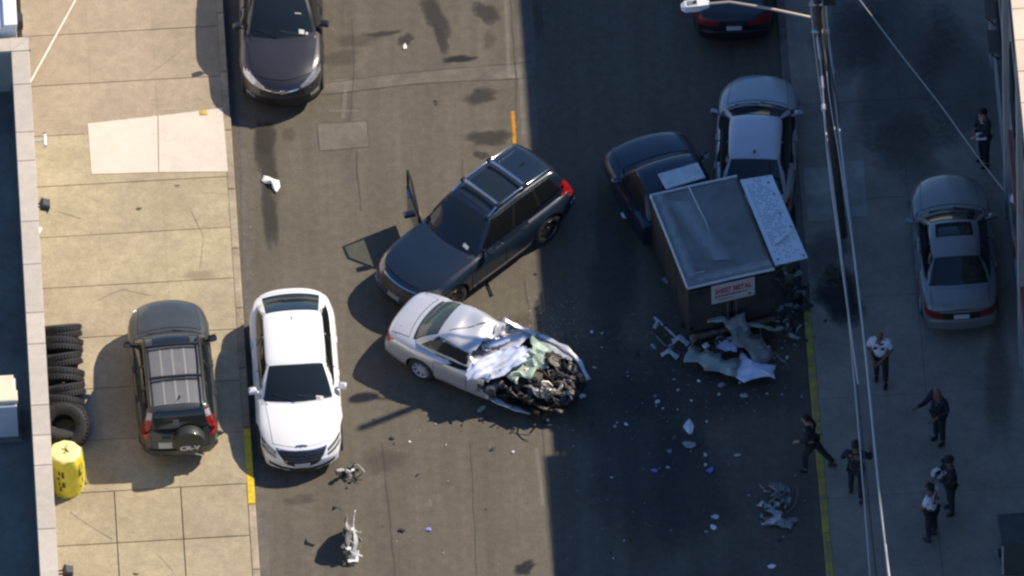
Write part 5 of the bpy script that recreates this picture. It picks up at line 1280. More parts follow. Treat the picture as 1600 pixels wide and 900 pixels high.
# sign on the rear doors
sg = MB().box((-BL / 2 - .022, -.03, 1.62), (.012, 1.0, .58)).build('sign_board', M['sign_w'], tk)
Mx = Matrix.Translation((-BL / 2 - .030, -.03, 1.69)) @ Matrix.Rotation(R(-90), 4, 'Z') @ Matrix.Rotation(R(90), 4, 'X')
text_mesh('SHEET METAL', .215, M['sign_r'], 'lettering', sg, Mx, .002, .64)
sr = random.Random(5); b = MB(); y = -.42
while y < .12:
    wd = sr.uniform(.03, .07); b.box((-BL / 2 - .030, -.03 - (y + wd / 2), 1.54), (.006, wd, .05)); y += wd + .018
b.box((-BL / 2 - .030, -.03 - .25, 1.545), (.006, .2, .02)); b.box((-BL / 2 - .030, -.03 - .38, 1.42), (.006, .06, .05)); b.box((-BL / 2 - .030, -.03 + .2, 1.43), (.006, .34, .018))
b.build('small_print', M['sign_k'], sg)
# raised white side hatch with rows of punched holes
pn = [G(1156, 281, 1.96), G(1206, 273, 1.90), G(1262, 402, 1.90), G(1211, 414, 1.96)]
inv = (Matrix.Translation(tk.location) @ Matrix.Rotation(th_, 4, 'Z')).inverted()
q = [inv @ p for p in pn]
me = MB().add(q, [(0, 1, 2, 3)]).mesh('side_hatch', M['perf']); solidify(me, .035); hatch = link_mesh(me, 'side_hatch', tk); tag(hatch, 'white punched side hatch propped level with the roof')
hb = MB(); hr = random.Random(9)
for i in range(34):
    for j in range(9):
        t, f = (i + .7) / 35.5, .12 + .76 * (j + .5) / 9
        if j > 6 and hr.random() < .5 or hr.random() < .25 + .4 * (t > .8) or (t < .1 and hr.random() < .5): continue
        p = q[0].lerp(q[3], t).lerp(q[1].lerp(q[2], t), f); hb.box((p.x, p.y, p.z + .004), (.016, .04, .006))
hb.build('punched_holes', M['hole'], hatch); bpy.data.objects['punched_holes']['kind'] = 'stuff'
for t, f, s_ in ((.08, .8, .05), (.22, .82, .045), (.62, .9, .045), (.95, .15, .05), (.97, .9, .05), (.45, .75, .035)):
    p = q[0].lerp(q[3], t).lerp(q[1].lerp(q[2], t), f); MB().lathe([(0, .008), (s_ * .6, .006), (s_ * .6, 0)], 10, Matrix.Translation((p.x, p.y, p.z + .001))).build('rivet', M['hole'], hatch)
bent_strip([inv @ G(1208, 382, 1.97), inv @ G(1222, 371, 1.99), inv @ G(1240, 355, 1.97)], .07, 'loose_tape', M['paper'], hatch, th=.004, seed=3)
for sd in (0, 1):
    p0 = q[1].lerp(q[2], .1 + .8 * sd); MB().tube([p0 + Vector((0, 0, -.04)), Vector((p0.x, -BW / 2, 1.2))], .014, 6).build('hatch_stay', M['galv'], hatch)
# cab
CO = Matrix.Translation((BL / 2 + .02, .0, 0)) @ Matrix.Rotation(R(5), 4, 'Z')
cabE = empty('cab', (BL / 2 - .02, .08, 0), R(5)); cabE.parent = tk
sp = dict(L=2.75, W=2.05, H=1.84, belt=1.20, wb=.88, wr=.72, cab=(.36, -.16, -1.02, -1.34), axles=(.72,), wr_=.38, paint=M['p_navy'], sglass='glass_r', nose=.22, tail=.02, flare=.03, wcurve=.12, bcurve=.02, dlo_rear=(-1.1, -.95), hood=(.46, 1.22, .78, .74),
          top=[(-1.375, 1.15), (-1.2, 1.18), (.3, 1.20), (.6, 1.19), (1.1, 1.12), (1.28, 1.04), (1.375, .8)], bot=[(-1.375, .42), (0, .36), (1.1, .36), (1.375, .48)], wid=[(-1.375, .96), (-.5, 1), (.9, .99), (1.2, .95), (1.375, .9)])
c = Car('cab', sp, None, None); bpy.data.objects.remove(c.root); c.root = cabE
c.make_shell(); dress(c, doors=((-.85, .38),), trunk=False, rw=False)
cabE.location = (BL / 2 + 1.40, .38, 0)
lamp_pair(c, 'headlight', [(.62, 1.0), (.9, 1.0)], [(.62, .82), (.9, .82)], 'front', M['lens'], off=.01)
c.patch('grille', [(-.55, 1.0), (.55, 1.0)], [(-.55, .74), (.55, .74)], 'front', M['trim'], off=.01)
vp = MB().box((-.93, -.16, 1.86), (.5, .95, .03), bev=.008).build('roof_plate', M['galv_e'], cabE)

# ------------------------------------------------------------------ people
def skin(name, verts, edges, m_, parent, root=0, sub=1, smooth=80):
    """verts: (x, y, z, radius[, radius2]); grown with a Skin modifier and baked to one mesh"""
    me = bpy.data.meshes.new('sk'); me.from_pydata([v_[:3] for v_ in verts], edges, [])
    o = link_mesh(me, 'sk'); md = o.modifiers.new('s', 'SKIN'); md.use_smooth_shade = True
    for i, v_ in enumerate(verts):
        sv = me.skin_vertices[0].data[i]; sv.radius = (v_[3], v_[4] if len(v_) > 4 else v_[3]); sv.use_root = i == root
    if sub: q = o.modifiers.new('u', 'SUBSURF'); q.levels = sub; q.render_levels = sub
    dg = bpy.context.evaluated_depsgraph_get(); dg.update()
    out = bpy.data.meshes.new_from_object(o.evaluated_get(dg)); bpy.data.objects.remove(o); bpy.data.meshes.remove(me)
    out.name = name; out.materials.clear(); out.materials.append(m_); out.polygons.foreach_set('use_smooth', [True] * len(out.polygons)); return link_mesh(out, name, parent)
def person(p, rz, label, arms, legs, shirt, trousers, skinm, bald=False, cap=False, lean=(0, 0), headturn=0.0, belt=True, h=1.78):
    """arms: per side (elbow, wrist); legs: per side (knee, ankle); the person's front is local -y, +x is their left"""
    e = empty('person', p, rz, label, 'person', None); s_ = h / 1.78
    lx, ly = lean
    sh = {1: (.19 + lx, ly, 1.44), -1: (-.19 + lx, ly, 1.44)}; hp = {1: (.10, 0, .90), -1: (-.10, 0, .90)}
    nk = (lx * 1.1, ly * 1.1 - .01, 1.50); hd = (lx * 1.2, ly * 1.25 - .04, 1.64)
    V = [(0, 0, .96, .135, .11), (lx * .5, ly * .5, 1.16, .125, .105), (lx * .9, ly * .9, 1.36, .145, .11), (*nk, .058), (lx * 1.15, ly * 1.15 - .02, 1.565, .062), (hd[0], hd[1], 1.66, .085, .095), (hd[0], hd[1] + .015, 1.735, .068, .075)]
    Ed = [(0, 1), (1, 2), (2, 3), (3, 4), (4, 5), (5, 6)]
    def add(v_, link): V.append(v_); Ed.append((link, len(V) - 1)); return len(V) - 1
    add((hd[0] + .0, hd[1] - .105, 1.635, .014), 5)                                     # nose
    for sd in (1, -1): add((hd[0] + sd * .092, hd[1] + .01, 1.645, .014), 5)             # ears
    hands = {}
    for sd in (1, -1):
        el, wr = arms[0 if sd > 0 else 1]; a = add((*sh[sd], .062), 2); b_ = add((*el, .046), a); w_ = add((*wr, .030), b_)
        d_ = (Vector(wr) - Vector(el)).normalized(); lat = d_.cross(Vector((0, 0, 1))); lat = lat.normalized() if lat.length > .1 else Vector((0, 1, 0)); dn = Vector((0, 0, -1))
        pm = Vector(wr) + d_ * .07; k = add((*pm, .034, .022), w_)
        for i, (o_, ln) in enumerate(((-.030, .068), (-.010, .078), (.010, .074), (.030, .058))):
            f1 = add((*(pm + d_ * .035 + lat * o_), .0095), k); f2 = add((*(pm + d_ * (.035 + ln * .55) + lat * o_ * 1.05 + dn * .012), .0085), f1); add((*(pm + d_ * (.035 + ln * .85) + lat * o_ * 1.05 + dn * .036), .0075), f2)
        t1 = add((*(Vector(wr) + d_ * .045 - lat * .042), .011), k); add((*(Vector(wr) + d_ * .085 - lat * .055 + dn * .01), .009), t1)
        hands[sd] = pm
    for sd in (1, -1):
        kn, an = legs[0 if sd > 0 else 1]; a = add((*hp[sd], .085), 0); b_ = add((*kn, .056), a); add((*an, .038), b_)
    if s_ != 1: e.scale = (s_, s_, s_)
    skin('body', V, Ed, skinm, e)
    # shirt with short sleeves
    T = [(0, 0, .98, .155, .13), (lx * .5, ly * .5, 1.16, .147, .125), (lx * .9, ly * .9, 1.36, .165, .13), (lx * 1.0, ly, 1.46, .085)]; TE = [(0, 1), (1, 2), (2, 3)]
    for sd in (1, -1):
        el, wr = arms[0 if sd > 0 else 1]; S_, L_ = Vector(sh[sd]), Vector(el)
        T.append((*S_, .084)); TE.append((2, len(T) - 1))
        if shirt is M['uniform']:
            T.append((*L_, .064)); TE.append((len(T) - 2, len(T) - 1)); T.append((*L_.lerp(Vector(wr), .9), .044)); TE.append((len(T) - 2, len(T) - 1))
        else: T.append((*(S_.lerp(L_, .85)), .066)); TE.append((len(T) - 2, len(T) - 1))
    so_ = skin('shirt', T, TE, shirt, e, 1)
    T = [(0, 0, .98, .15, .128)]; TE = []
    for sd in (1, -1):
        kn, an = legs[0 if sd > 0 else 1]
        T.append((*hp[sd], .108)); TE.append((0, len(T) - 1)); T.append((*kn, .080)); TE.append((len(T) - 2, len(T) - 1)); A_ = Vector(kn).lerp(Vector(an), .92); T.append((*A_, .062)); TE.append((len(T) - 2, len(T) - 1))
    skin('trousers', T, TE, trousers, e, 0)
    for i, (kn, an) in enumerate(legs):
        skin('shoe', [(an[0], an[1] + .05, an[2] - .04, .046), (an[0], an[1] - .06, an[2] - .045, .050), (an[0], an[1] - .16, an[2] - .055, .040)], [(0, 1), (1, 2)], M['shoe'], e, 0)
    # head: hair or cap, eyes, mouth
    H0 = Vector((hd[0], hd[1] + .012, 1.675))
    if cap:
        MB().lathe([(.0, .10), (.07, .095), (.105, .06), (.112, .0), (.108, -.01)], 18, Matrix.Translation(H0 + Vector((0, 0, .02)))).build('cap', M['uniform'], e, 50)
        MB().prism([(-.08, -.10), (.08, -.10), (.06, -.18), (0, -.20), (-.06, -.18)], 0, .012).build('cap_peak', M['uniform'], e).location = H0 + Vector((0, .01, .02))
    elif not bald:
        b = MB(); rows = []
        for i in range(9):
            q = math.pi * .62 * i / 8
            rows.append([H0 + Vector((.098 * math.sin(q) * math.cos(a_), .108 * math.sin(q) * math.sin(a_) + .01, .098 * math.cos(q) + (.05 * (1 if math.sin(a_) < -.3 else 0) * i / 8))) * 1.0 for a_ in frange(0, 2 * math.pi, 20)])
        b.grid(rows).build('hair', M['hair'], e, 180)
    for sd in (1, -1): MB().lathe([(0, .006), (.011, .003), (.013, -.002)], 8, Matrix.Translation((hd[0] + sd * .034, hd[1] - .088, 1.665)) @ Matrix.Rotation(R(90), 4, 'X')).build('eye', M['eye'], e)
    MB().box((hd[0], hd[1] - .092, 1.60), (.045, .012, .010)).build('mouth', M['skin_b'], e)
    if belt:
        MB().lathe([(.158, -.03), (.168, -.025), (.168, .025), (.158, .03)], 20, Matrix.Translation((0, 0, 1.0)) @ Matrix.Diagonal((1, .86, 1, 1))).build('belt', M['belt'], e, 50)
        for x, y in ((.165, -.02), (-.165, -.02), (-.08, .13)): MB().box((x, y, .96), (.06, .08, .14), bev=.015).build('pouch', M['belt'], e)
    e['_h'] = 1; del e['_h']; e_h = hands
    return e, hands
STAND = (((.11, -.02, .50), (.12, 0, .085)), ((-.11, .0, .50), (-.13, .02, .085)))
DOWN = ((.27, .02, 1.17), (.26, -.08, .94)); DOWNR = ((-.27, .02, 1.17), (-.26, -.08, .94))
FRONT = ((.27, -.02, 1.18), (.10, -.22, 1.08)); FRONTR = ((-.27, -.02, 1.18), (-.08, -.24, 1.06))
e, hd_ = person(G(1376, 601, ZP), R(-12), 'person in a white short sleeved shirt and dark trousers standing nearest the grey sedan', (FRONT, ((-.27, .0, 1.17), (-.12, -.2, 1.0))), (((.12, -.04, .50), (.12, -.02, .085)), ((-.10, .08, .51), (-.12, .18, .09))), M['shirt_w'], M['trouser'], M['skin_b'], bald=True)
for x in (-.085, .085): MB().box((x, -.142, 1.32), (.07, .03, .07), bev=.008).build('pocket_badge', M['belt'], e)
e, hd_ = person(G(1468, 690, ZP), R(-50), 'person in dark uniform with an arm stretched out, below the white shirt by the wires', (DOWN[:1] + ((.16, -.24, 1.05),), ((-.24, -.22, 1.22), (-.20, -.48, 1.30))), STAND, M['uniform'], M['trouser'], M['skin_b'], bald=True)
MB().box((.07, -.132, 1.36), (.04, .02, .05)).build('badge', M['chrome'], e)
e, hd_ = person(G(1270, 734, ZP - .04), R(-100), 'person in dark uniform stepping off the yellow kerb with a leg stretched behind', (((.26, -.08, 1.2), (.18, -.28, 1.08)), ((-.27, .02, 1.16), (-.26, -.1, .95))), (((.10, -.16, .55), (.12, -.14, .10)), ((-.11, .20, .52), (-.12, .48, .14))), M['uniform'], M['trouser'], M['skin_l'], lean=(0, -.08))
MB().box((.0, .14, 1.38), (.14, .02, .05)).build('back_patch', M['galv'], e)
e, hd_ = person(G(1338, 776, ZP), R(170), 'person in all dark clothes walking away with an elbow raised, right of the yellow kerb', (((.30, -.02, 1.22), (.22, -.2, 1.12)), ((-.34, .02, 1.30), (-.30, -.2, 1.34))), (((.12, -.12, .52), (.14, -.10, .09)), ((-.12, .04, .50), (-.14, .24, .13))), M['uniform'], M['trouser'], M['skin_b'], belt=False)
e, hd_ = person(G(1486, 799, ZP), R(-75), 'person in dark uniform holding a pale ring shaped reel', (((.26, -.1, 1.2), (.06, -.32, 1.2)), ((-.26, -.1, 1.2), (-.06, -.32, 1.2))), STAND, M['uniform'], M['trouser'], M['skin_b'], cap=True)
MB().box((.07, -.132, 1.36), (.04, .02, .05)).build('badge', M['chrome'], e)
tpc = empty('tape_reel', G(1464, 740, 1.30), R(10), 'pale ring shaped reel held in front of the dark uniform', 'reel')
Mt = Matrix.Rotation(R(50), 4, 'X')
MB().lathe([(.055, -.03), (.12, -.03), (.13, 0), (.12, .03), (.055, .03), (.055, -.03)], 22, Mt).build('rim', M['paper'], tpc, 40); MB().lathe([(0, .0), (.054, .0)], 18, Mt).build('core', M['dark_m'], tpc)
e, hd_ = person(G(1456, 841, ZP), R(-120), 'person in a white shirt and dark trousers beside the one holding the ring reel', (((.25, -.06, 1.2), (.2, -.26, 1.1)), ((-.27, .0, 1.17), (-.24, -.18, .98))), STAND, M['shirt_w'], M['trouser'], M['skin_b'])
for x in (-.07, .09): MB().box((x, .135, 1.30), (.06, .03, .06), bev=.008).build('radio_pouch', M['belt'], e)
e, hd_ = person(G(1538, 255, ZP), R(-60), 'person in dark clothes standing alone by the right wall near the top', (((.25, -.06, 1.2), (.12, -.26, 1.12)), DOWNR), STAND, M['uniform'], M['trouser'], M['skin_l'])
pp = MB().box((0, 0, 0), (.24, .16, .012), Matrix.Rotation(R(35), 4, 'X')).build('paper', M['paper']); pp.location = G(1533, 213, 1.25); tag(pp, 'pale paper held up by the person alone by the right wall', 'paper')

# ------------------------------------------------------------------ wreckage on the road
def shard_mesh(seed, m_, th=.012):
    r_ = random.Random(seed); n = r_.randint(5, 8); P = []
    for k in range(n):
        q = 2 * math.pi * k / n + r_.uniform(-.25, .25); rr = r_.uniform(.55, 1.0); P.append(Vector((rr * math.cos(q), rr * math.sin(q) * .7, .28 * r_.uniform(-.5, 1))))
    b = MB(); b.add([Vector((0, 0, .22))] + P, [(0, 1 + k, 1 + (k + 1) % n) for k in range(n)]); me = b.mesh('debris_shard', m_); solidify(me, .12); return me
SH = {k: [shard_mesh(10 * i + j, M[k]) for j in range(5)] for i, k in enumerate(('shard_g', 'shard_w', 'shard_d'))}
def shard(px, py, size, m_, label, group=None, z=.02, cat='debris', name='debris_shard'):
    me = SH[m_][rnd.randrange(5)] if m_ in SH else shard_mesh(rnd.randrange(999), M[m_])
    o = link_mesh(me, name); g_ = G(px, py, z); o.location = g_; o.rotation_euler = (rnd.uniform(-.2, .2), rnd.uniform(-.2, .2), rnd.uniform(0, 6.28))
    o.scale = (size * rnd.uniform(.8, 1.2), size * rnd.uniform(.7, 1.1), size * .6); return tag(o, label, cat, group)
for px, py, sz, mm, lb_, ct in (
    (633, 72, .13, 'paper', 'white and black scrap near the top middle of the road', 'debris'), (682, 162, .05, 'shard_d', 'tiny dark scrap alone above the slate SUV', 'debris'),
    (838, 427, .05, 'shard_d', 'small dark scrap in the sun behind the slate SUV', 'debris'), (612, 684, .07, 'shard_d', 'dark scrap just right of the white sedan nose', 'debris'),
    (653, 741, .06, 'shard_d', 'small dark scrap in the middle of the lower sunny road', 'debris'), (771, 701, .09, 'shard_d', 'black plastic scrap below the silver wreck', 'debris'),
    (802, 706, .05, 'shard_w', 'small white scrap right of the black plastic scrap below the wreck', 'debris'), (629, 828, .10, 'shard_d', 'black flattened scrap left of the violet lump', 'debris'),
    (670, 827, .10, 'violet', 'violet plastic lump on the lower sunny road', 'debris'), (873, 625, .19, 'shard_w', 'white bumper fragment at the nose of the silver wreck', 'bumper fragment'),
    (752, 640, .15, 'panel_pg', 'pale yellow green fragment in the shadow under the silver wreck', 'debris'), (756, 652, .12, 'shard_d', 'black clip lying against the pale yellow green fragment', 'debris'),
    (852, 660, .09, 'shard_d', 'black scrap at the shade line below the white bumper fragment', 'debris'), (856, 656, .05, 'shard_w', 'white chip on the black scrap at the shade line', 'debris'),
    (1076, 667, .21, 'shard_w', 'large pale chip in the middle of the shaded road', 'debris'), (1078, 696, .22, 'shard_g', 'grey plastic flap just below the large pale chip', 'debris'),
    (1046, 705, .12, 'shard_g', 'pale bent chip left of the grey plastic flap', 'debris'), (1054, 684, .10, 'rust', 'brownish lump left of the large pale chip', 'debris'),
    (1110, 734, .14, 'blue_p', 'blue scrap of paper on the shaded road', 'paper'), (1022, 735, .14, 'blue_p', 'dim blue scrap left of the other blue scrap in the shade', 'paper'),
    (1117, 808, .12, 'shard_w', 'upper pale chip of the pair on the lower shaded road', 'debris'), (1115, 824, .11, 'shard_w', 'lower pale chip of the pair on the lower shaded road', 'debris'),
    (1103, 831, .08, 'shard_g', 'small grey chip beside the lower pale pair', 'debris'), (1205, 885, .11, 'shard_w', 'round pale chip alone at the bottom by the yellow kerb', 'debris'),
    (1153, 711, .09, 'shard_g', 'pale chip alone left of the stepping person', 'debris'), (1042, 438, .20, 'shard_g', 'grey block of wreckage left of the truck tail', 'debris'), (975, 336, .14, 'shard_w', 'pale fragment by the left side of the truck cab', 'debris'),
    (929, 574, .06, 'shard_w', 'pale chip just right of the wreck nose in the shade', 'debris'), (908, 619, .09, 'shard_w', 'pale chip in the shade beside the white bumper fragment', 'debris'),
    (62, 362, .06, 'shard_w', 'small white scrap on the pavement edge by the parapet', 'debris')):
    shard(px, py, sz, mm, lb_, z=ZP + .02 if px < 360 else .03, cat=ct)
cr = random.Random(33)
spots = [(760, 795), (700, 752), (598, 822), (640, 690), (616, 693), (697, 695), (584, 655), (545, 752), (542, 762), (515, 173), (520, 46), (680, 158), (788, 640), (680, 662), (722, 664)]
for i, (px, py) in enumerate(spots): shard(px, py, cr.uniform(.022, .045), cr.choice(('shard_w', 'shard_g', 'shard_d')), 'tiny scrap scattered on the sunlit road', 'tiny scraps on the sunlit road')
i = 0
while i < 130:
    a = cr.random()
    if a < .55: px, py = cr.gauss(1190, 65), cr.gauss(530, 38)
    elif a < .8: px, py = cr.gauss(1040, 60), cr.gauss(610, 60)
    else: px, py = cr.uniform(890, 1270), cr.uniform(480, 880)
    if not (885 < px < 1295 and 425 < py < 890) or (1010 < px < 1215 and py < 512): continue
    mm = cr.choice(('shard_g', 'shard_g', 'shard_g', 'shard_w', 'shard_d', 'shard_d')); cw = {'shard_g': 'grey', 'shard_w': 'white', 'shard_d': 'dark'}[mm]
    zn = 'close behind the truck' if px > 1080 and py < 600 else 'between the truck and the wreck' if py < 640 else 'on the lower shaded road'
    shard(px, py, min(.13, .025 + abs(cr.gauss(0, .045))) * (.8 if a > .8 else 1), mm, 'small %s chip of wreckage scattered %s' % (cw, zn), 'small %s wreckage chips %s' % (cw, zn), z=.03 if px < 1250 else ZP + .03); i += 1
# finer crumbs nobody could count
b = MB()
for k in range(2600):
    a = cr.random()
    px, py = ((cr.gauss(1170, 80), cr.gauss(545, 45)) if a < .45 else (cr.gauss(1040, 70), cr.gauss(640, 80)) if a < .6 else (cr.uniform(560, 1250), cr.uniform(560, 890)) if a < .8 else (cr.gauss(860, 30), cr.gauss(520, 25)))
    if (1245 < px): continue
    p = G(px, py, .008); s_ = cr.uniform(.006, .018)
    b.k = 0 if cr.random() < .6 else 1
    b.add([p + Vector((cr.uniform(-s_, s_), cr.uniform(-s_, s_), cr.uniform(.0, s_))) for _ in range(4)], [(0, 1, 2), (0, 2, 3), (0, 3, 1), (1, 3, 2)])
o = b.build('glass_crumbs', [M['shard_w'], M['shard_d']]); tag(o, 'fine crumbs of glass and plastic sprinkled over the crash site', 'crumbs', kind='stuff')
b = MB()
for k in range(420):
    p = G(cr.gauss(862, 22), cr.gauss(510, 16), .008); s_ = cr.uniform(.008, .02); b.add([p + Vector((cr.uniform(-s_, s_), cr.uniform(-s_, s_), cr.uniform(.0, s_))) for _ in range(4)], [(0, 1, 2), (0, 2, 3), (0, 3, 1), (1, 3, 2)])
o = b.build('broken_glass', M['greenish']); tag(o, 'greenish crumbs of broken glass beside the far wing of the wreck', 'broken glass', kind='stuff')

def tangle(name, px, py, label, mats_, n, R_, H_, seed, cat='wreckage'):
    e = empty(name, G(px, py, 0), 0, label, cat); r_ = random.Random(seed)
    for i in range(n):
        c0 = Vector((r_.uniform(-1, 1) * R_[0], r_.uniform(-1, 1) * R_[1], r_.uniform(.05, H_))); mm = M[r_.choice(mats_)]; d_ = Vector((r_.uniform(-1, 1), r_.uniform(-1, 1), r_.uniform(-.7, .7))).normalized() * r_.uniform(.08, .26)
        k = r_.random(); side = Vector((-d_.y, d_.x, .05)) * .4
        pts = [c0 - d_, c0 - d_ * .3 + side, c0 + d_ * .4 + side * .5, c0 + d_]
        for q in pts: q.z = max(.02, q.z)
        if k < .6: bent_strip(pts, r_.uniform(.04, .12), 'torn_strip', mm, e, th=.008, twist=.15, seed=seed + i)
        elif k < .85: MB().tube(pts, r_.uniform(.008, .02), 6).build('bent_rod', mm, e, 50)
        else: MB().box((0, 0, 0), (r_.uniform(.05, .14), r_.uniform(.05, .12), r_.uniform(.04, .08)), Matrix.Translation(c0) @ Matrix.Rotation(r_.uniform(0, 3), 4, 'Z'), bev=.012).build('bracket_block', mm, e)
    return e
tg = tangle('torn_bumper', 546, 852, 'large torn grey wing panel standing on the lower left road with a long shadow', ('shard_g', 'galv_e', 'shard_d', 'shard_w', 'rust'), 14, (.12, .42), .4, 3)
rows = []
for i in range(15):
    t = i / 14; a_ = math.pi * (.04 + .92 * t); row = []
    for j in range(9):
        f = .42 + .58 * j / 8; q = Vector((0, -.50 * math.cos(a_) * f, .80 * math.sin(a_) * f))
        row.append(q + Vector((.10 * noise.noise(q * 3.4) + .07 * noise.noise(q * 9) + .06 * math.sin(4 * f), .05 * noise.noise(q * 6 + Vector((4, 0, 0))), .06 * noise.noise(q * 7) * (j > 5))))
    rows.append(row)
me = MB().grid(rows).mesh('wing_panel', M['panel_g'], 40); solidify(me, .012); link_mesh(me, 'wing_panel', tg)
for i, (pts, wd, mm) in enumerate((([(.06, -.46, .05), (.14, -.2, .34), (.10, .10, .52), (.12, .40, .70)], .12, 'galv_e'), ([(-.05, -.52, .05), (.15, -.5, .05), (.2, -.3, .14)], .08, 'shard_w'), ([(-.1, .35, .75), (-.25, .45, .78), (-.35, .5, .66)], .07, 'shard_d'))):
    bent_strip(pts, wd, 'bumper_skin', M[mm], tg, seed=i, twist=.14)
tangle('twisted_bracket', 545, 743, 'small black and silver twisted bracket in front of the white sedan', ('shard_d', 'rim_d', 'galv_e', 'trim'), 11, (.2, .24), .16, 5)
tg = tangle('bumper_heap', 1212, 795, 'grey heap of torn bumper pieces on the shaded road near the yellow kerb', ('shard_g', 'panel_g', 'rust', 'shard_g'), 16, (.3, .5), .3, 8)
bent_strip([(-.35, .1, .1), (-.15, -.12, .16), (.1, -.3, .1)], .16, 'bumper_skin', M['shard_g'], tg, seed=2); bent_strip([(.05, .6, .2), (.1, .2, .35), (.2, .0, .2)], .34, 'bumper_skin', M['panel_g'], tg, seed=4, twist=.1)
bent_strip([(-.25, -.42, .05), (.1, -.5, .1), (.35, -.6, .05)], .22, 'bumper_skin', M['panel_g'], tg, seed=6)
b = G(1237, 770, .05); o = MB().tube([G(1238, 764, .12) - b, G(1244, 757, .2) - b, G(1247, 775, .2) - b, G(1240, 792, .1) - b, G(1224, 806, .03) - b], .013, 6).build('bent_wire', M['galv'], None, 60); o.location = b; tag(o, 'bent grey wire hooped beside the bumper heap near the yellow kerb', 'wire')
shard(1237, 812, .2, 'panel_g', 'flat grey panel scrap right of the bumper heap', z=.03)
o = MB().tube([(0, 0, .03), (.1, -.38, .03)], .026, 8).build('metal_rod', M['chrome'], None, 40); o.location = G(761, 442, 0); tag(o, 'short shiny metal rod on the road beside the slate SUV', 'rod')
MB().tube([(.1, -.38, .03), (.105, -.41, .03)], .034, 8).build('rod_cap', M['dark_m'], o)

# big torn panels behind the truck
def panel(pts, seed, m_, label, name, cat='torn panel', wid=.4, twist=.0, th=.02):
    c0 = pts[0]; o = bent_strip([p - c0 for p in pts], wid, name, m_, None, th=th, twist=twist, seed=seed); o.location = c0; return tag(o, label, cat)
panel([G(1074, 556, .2), G(1110, 566, .28), G(1152, 577, .22)], 1, M['panel_pg'], 'pale green curved panel lying behind the truck left of the white sheet', 'metal_sheet_debris', wid=.44)
panel([G(1143, 498, .95), G(1165, 530, .6), G(1200, 566, .25)], 2, M['panel_g'], 'long grey torn panel slanting behind the truck above the white sheet', 'metal_sheet_debris', wid=.46)
panel([G(1106, 500, .85), G(1130, 498, .95), G(1146, 512, .8)], 3, M['panel_pg'], 'short pale curl of metal right under the truck tail', 'metal_sheet_debris', wid=.14)
panel([G(1165, 506, .7), G(1190, 510, .7), G(1210, 516, .5), G(1224, 512, .4)], 4, M['panel_pg'], 'thin curved strip behind the right corner of the truck tail', 'torn_strip', wid=.1)
panel([G(1170, 530, .2), G(1188, 545, .3), G(1206, 548, .2)], 5, M['shard_g'], 'pale bent strip on the right of the long grey torn panel', 'torn_strip', wid=.09)
panel([G(1022, 495, .1), G(1046, 517, .2), G(1058, 528, .1)], 6, M['shard_w'], 'thin pale strip pointing at the left corner of the truck tail', 'torn_strip', wid=.04)
for k, (px, py, wd, lb_) in enumerate(((1062, 532, .12, 'left corner'), (1045, 553, .1, 'left side'))):
    panel([G(px - 12, py + 2, .1), G(px, py - 6, .2), G(px + 14, py + 6, .1)], 7 + k, M['shard_g'], 'small pale curled strip off the %s of the truck tail' % lb_, 'torn_strip', wid=wd)
tangle('engine_wreckage', 1222, 452, 'tangle of dark and pale wreckage by the right rear of the truck', ('shard_g', 'rust', 'shard_d', 'panel_pg', 'shard_d'), 22, (.42, .6), .4, 17)
tangle('engine_wreckage', 1148, 548, 'tangle of dark wreckage against the truck tail', ('rust', 'shard_d', 'shard_d', 'shard_g'), 22, (.8, .22), .7, 19)
tangle('engine_wreckage', 1215, 548, 'tangle of small dark strips right of the white sheet by the yellow kerb', ('shard_d', 'rust', 'shard_g'), 14, (.4, .4), .16, 23)
tangle('engine_wreckage', 1250, 470, 'tangle of pale and dark scraps on the kerb line above the yellow paint', ('shard_g', 'shard_d', 'rust', 'shard_d'), 16, (.25, .5), .25, 41)
tangle('engine_wreckage', 1060, 530, 'tangle of thin dark rods at the left rear of the truck', ('shard_d', 'grime', 'shard_g'), 14, (.45, .3), .3, 43)
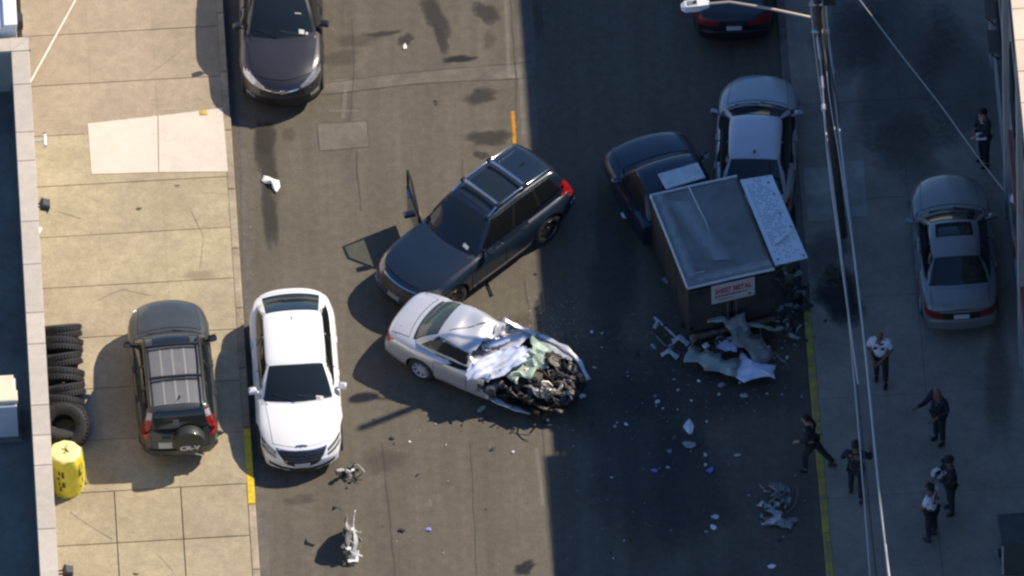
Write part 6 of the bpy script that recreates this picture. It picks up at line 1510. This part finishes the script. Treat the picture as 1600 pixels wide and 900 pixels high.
tangle('engine_wreckage', 1225, 505, 'tangle of dark strips right behind the truck corner', ('shard_d', 'grime', 'shard_g', 'shard_d'), 16, (.35, .35), .3, 47)
drape('cloth_sheet', (G(1112, 535, .30), G(1118, 545, .25), G(1154, 551, .32), G(1150, 522, .5)), 16, .05, M['cloth_b'], 4, 'bluish cloth lying between the two torn panels behind the truck', 'sheet')
def star_sheet(pxs, h, m_, label, seed):
    P = [G(x, y, h) for x, y in pxs]; c0 = sum(P, Vector()) / len(P); n = len(P); m_n = 6; b = MB(); vs = [Vector((0, 0, .16))]; fs = []
    ring0 = []
    for k in range(n):
        for t in range(4): ring0.append(P[k].lerp(P[(k + 1) % n], t / 4))
    N = len(ring0)
    for i in range(1, m_n + 1):
        f = i / m_n
        for q in ring0:
            d_ = (q - c0) * f; w_ = c0 + d_; vs.append(d_ + Vector((0, 0, .16 * (1 - f) + .07 * noise.noise(Vector((w_.x * 5 + seed, w_.y * 5, 0))) * (1 - .5 * f) + .05 * (1 - abs(noise.noise(Vector((w_.x * 3 - w_.y * 6, w_.y * 3, seed)))) * 2) * (1 - .6 * f))))
    for k in range(N): fs.append((0, 1 + k, 1 + (k + 1) % N))
    for i in range(m_n - 1):
        for k in range(N): a_, b_ = 1 + i * N + k, 1 + i * N + (k + 1) % N; fs.append((a_, a_ + N, b_ + N, b_))
    me = b.add(vs, fs).mesh('cloth_sheet', m_, 180); solidify(me, .006); o = link_mesh(me, 'cloth_sheet'); o.location = c0; return tag(o, label, 'sheet')
star_sheet([(1157, 549), (1170, 560), (1182, 566), (1213, 572), (1209, 581), (1212, 592), (1203, 589), (1180, 592), (1162, 599), (1149, 590), (1153, 575)], .22, M['cloth'], 'pointed white sheet spread on the ground behind the truck', 3)
o = star_sheet([(408, 282), (412, 274), (424, 278), (436, 282), (438, 292), (432, 302), (427, 296), (424, 288), (415, 287)], .03, M['paper'], 'crumpled white paper alone on the sunny road above the white sedan', 7); o.name = 'crumpled_paper'; o['category'] = 'paper'; o.scale = (1, 1, .6)
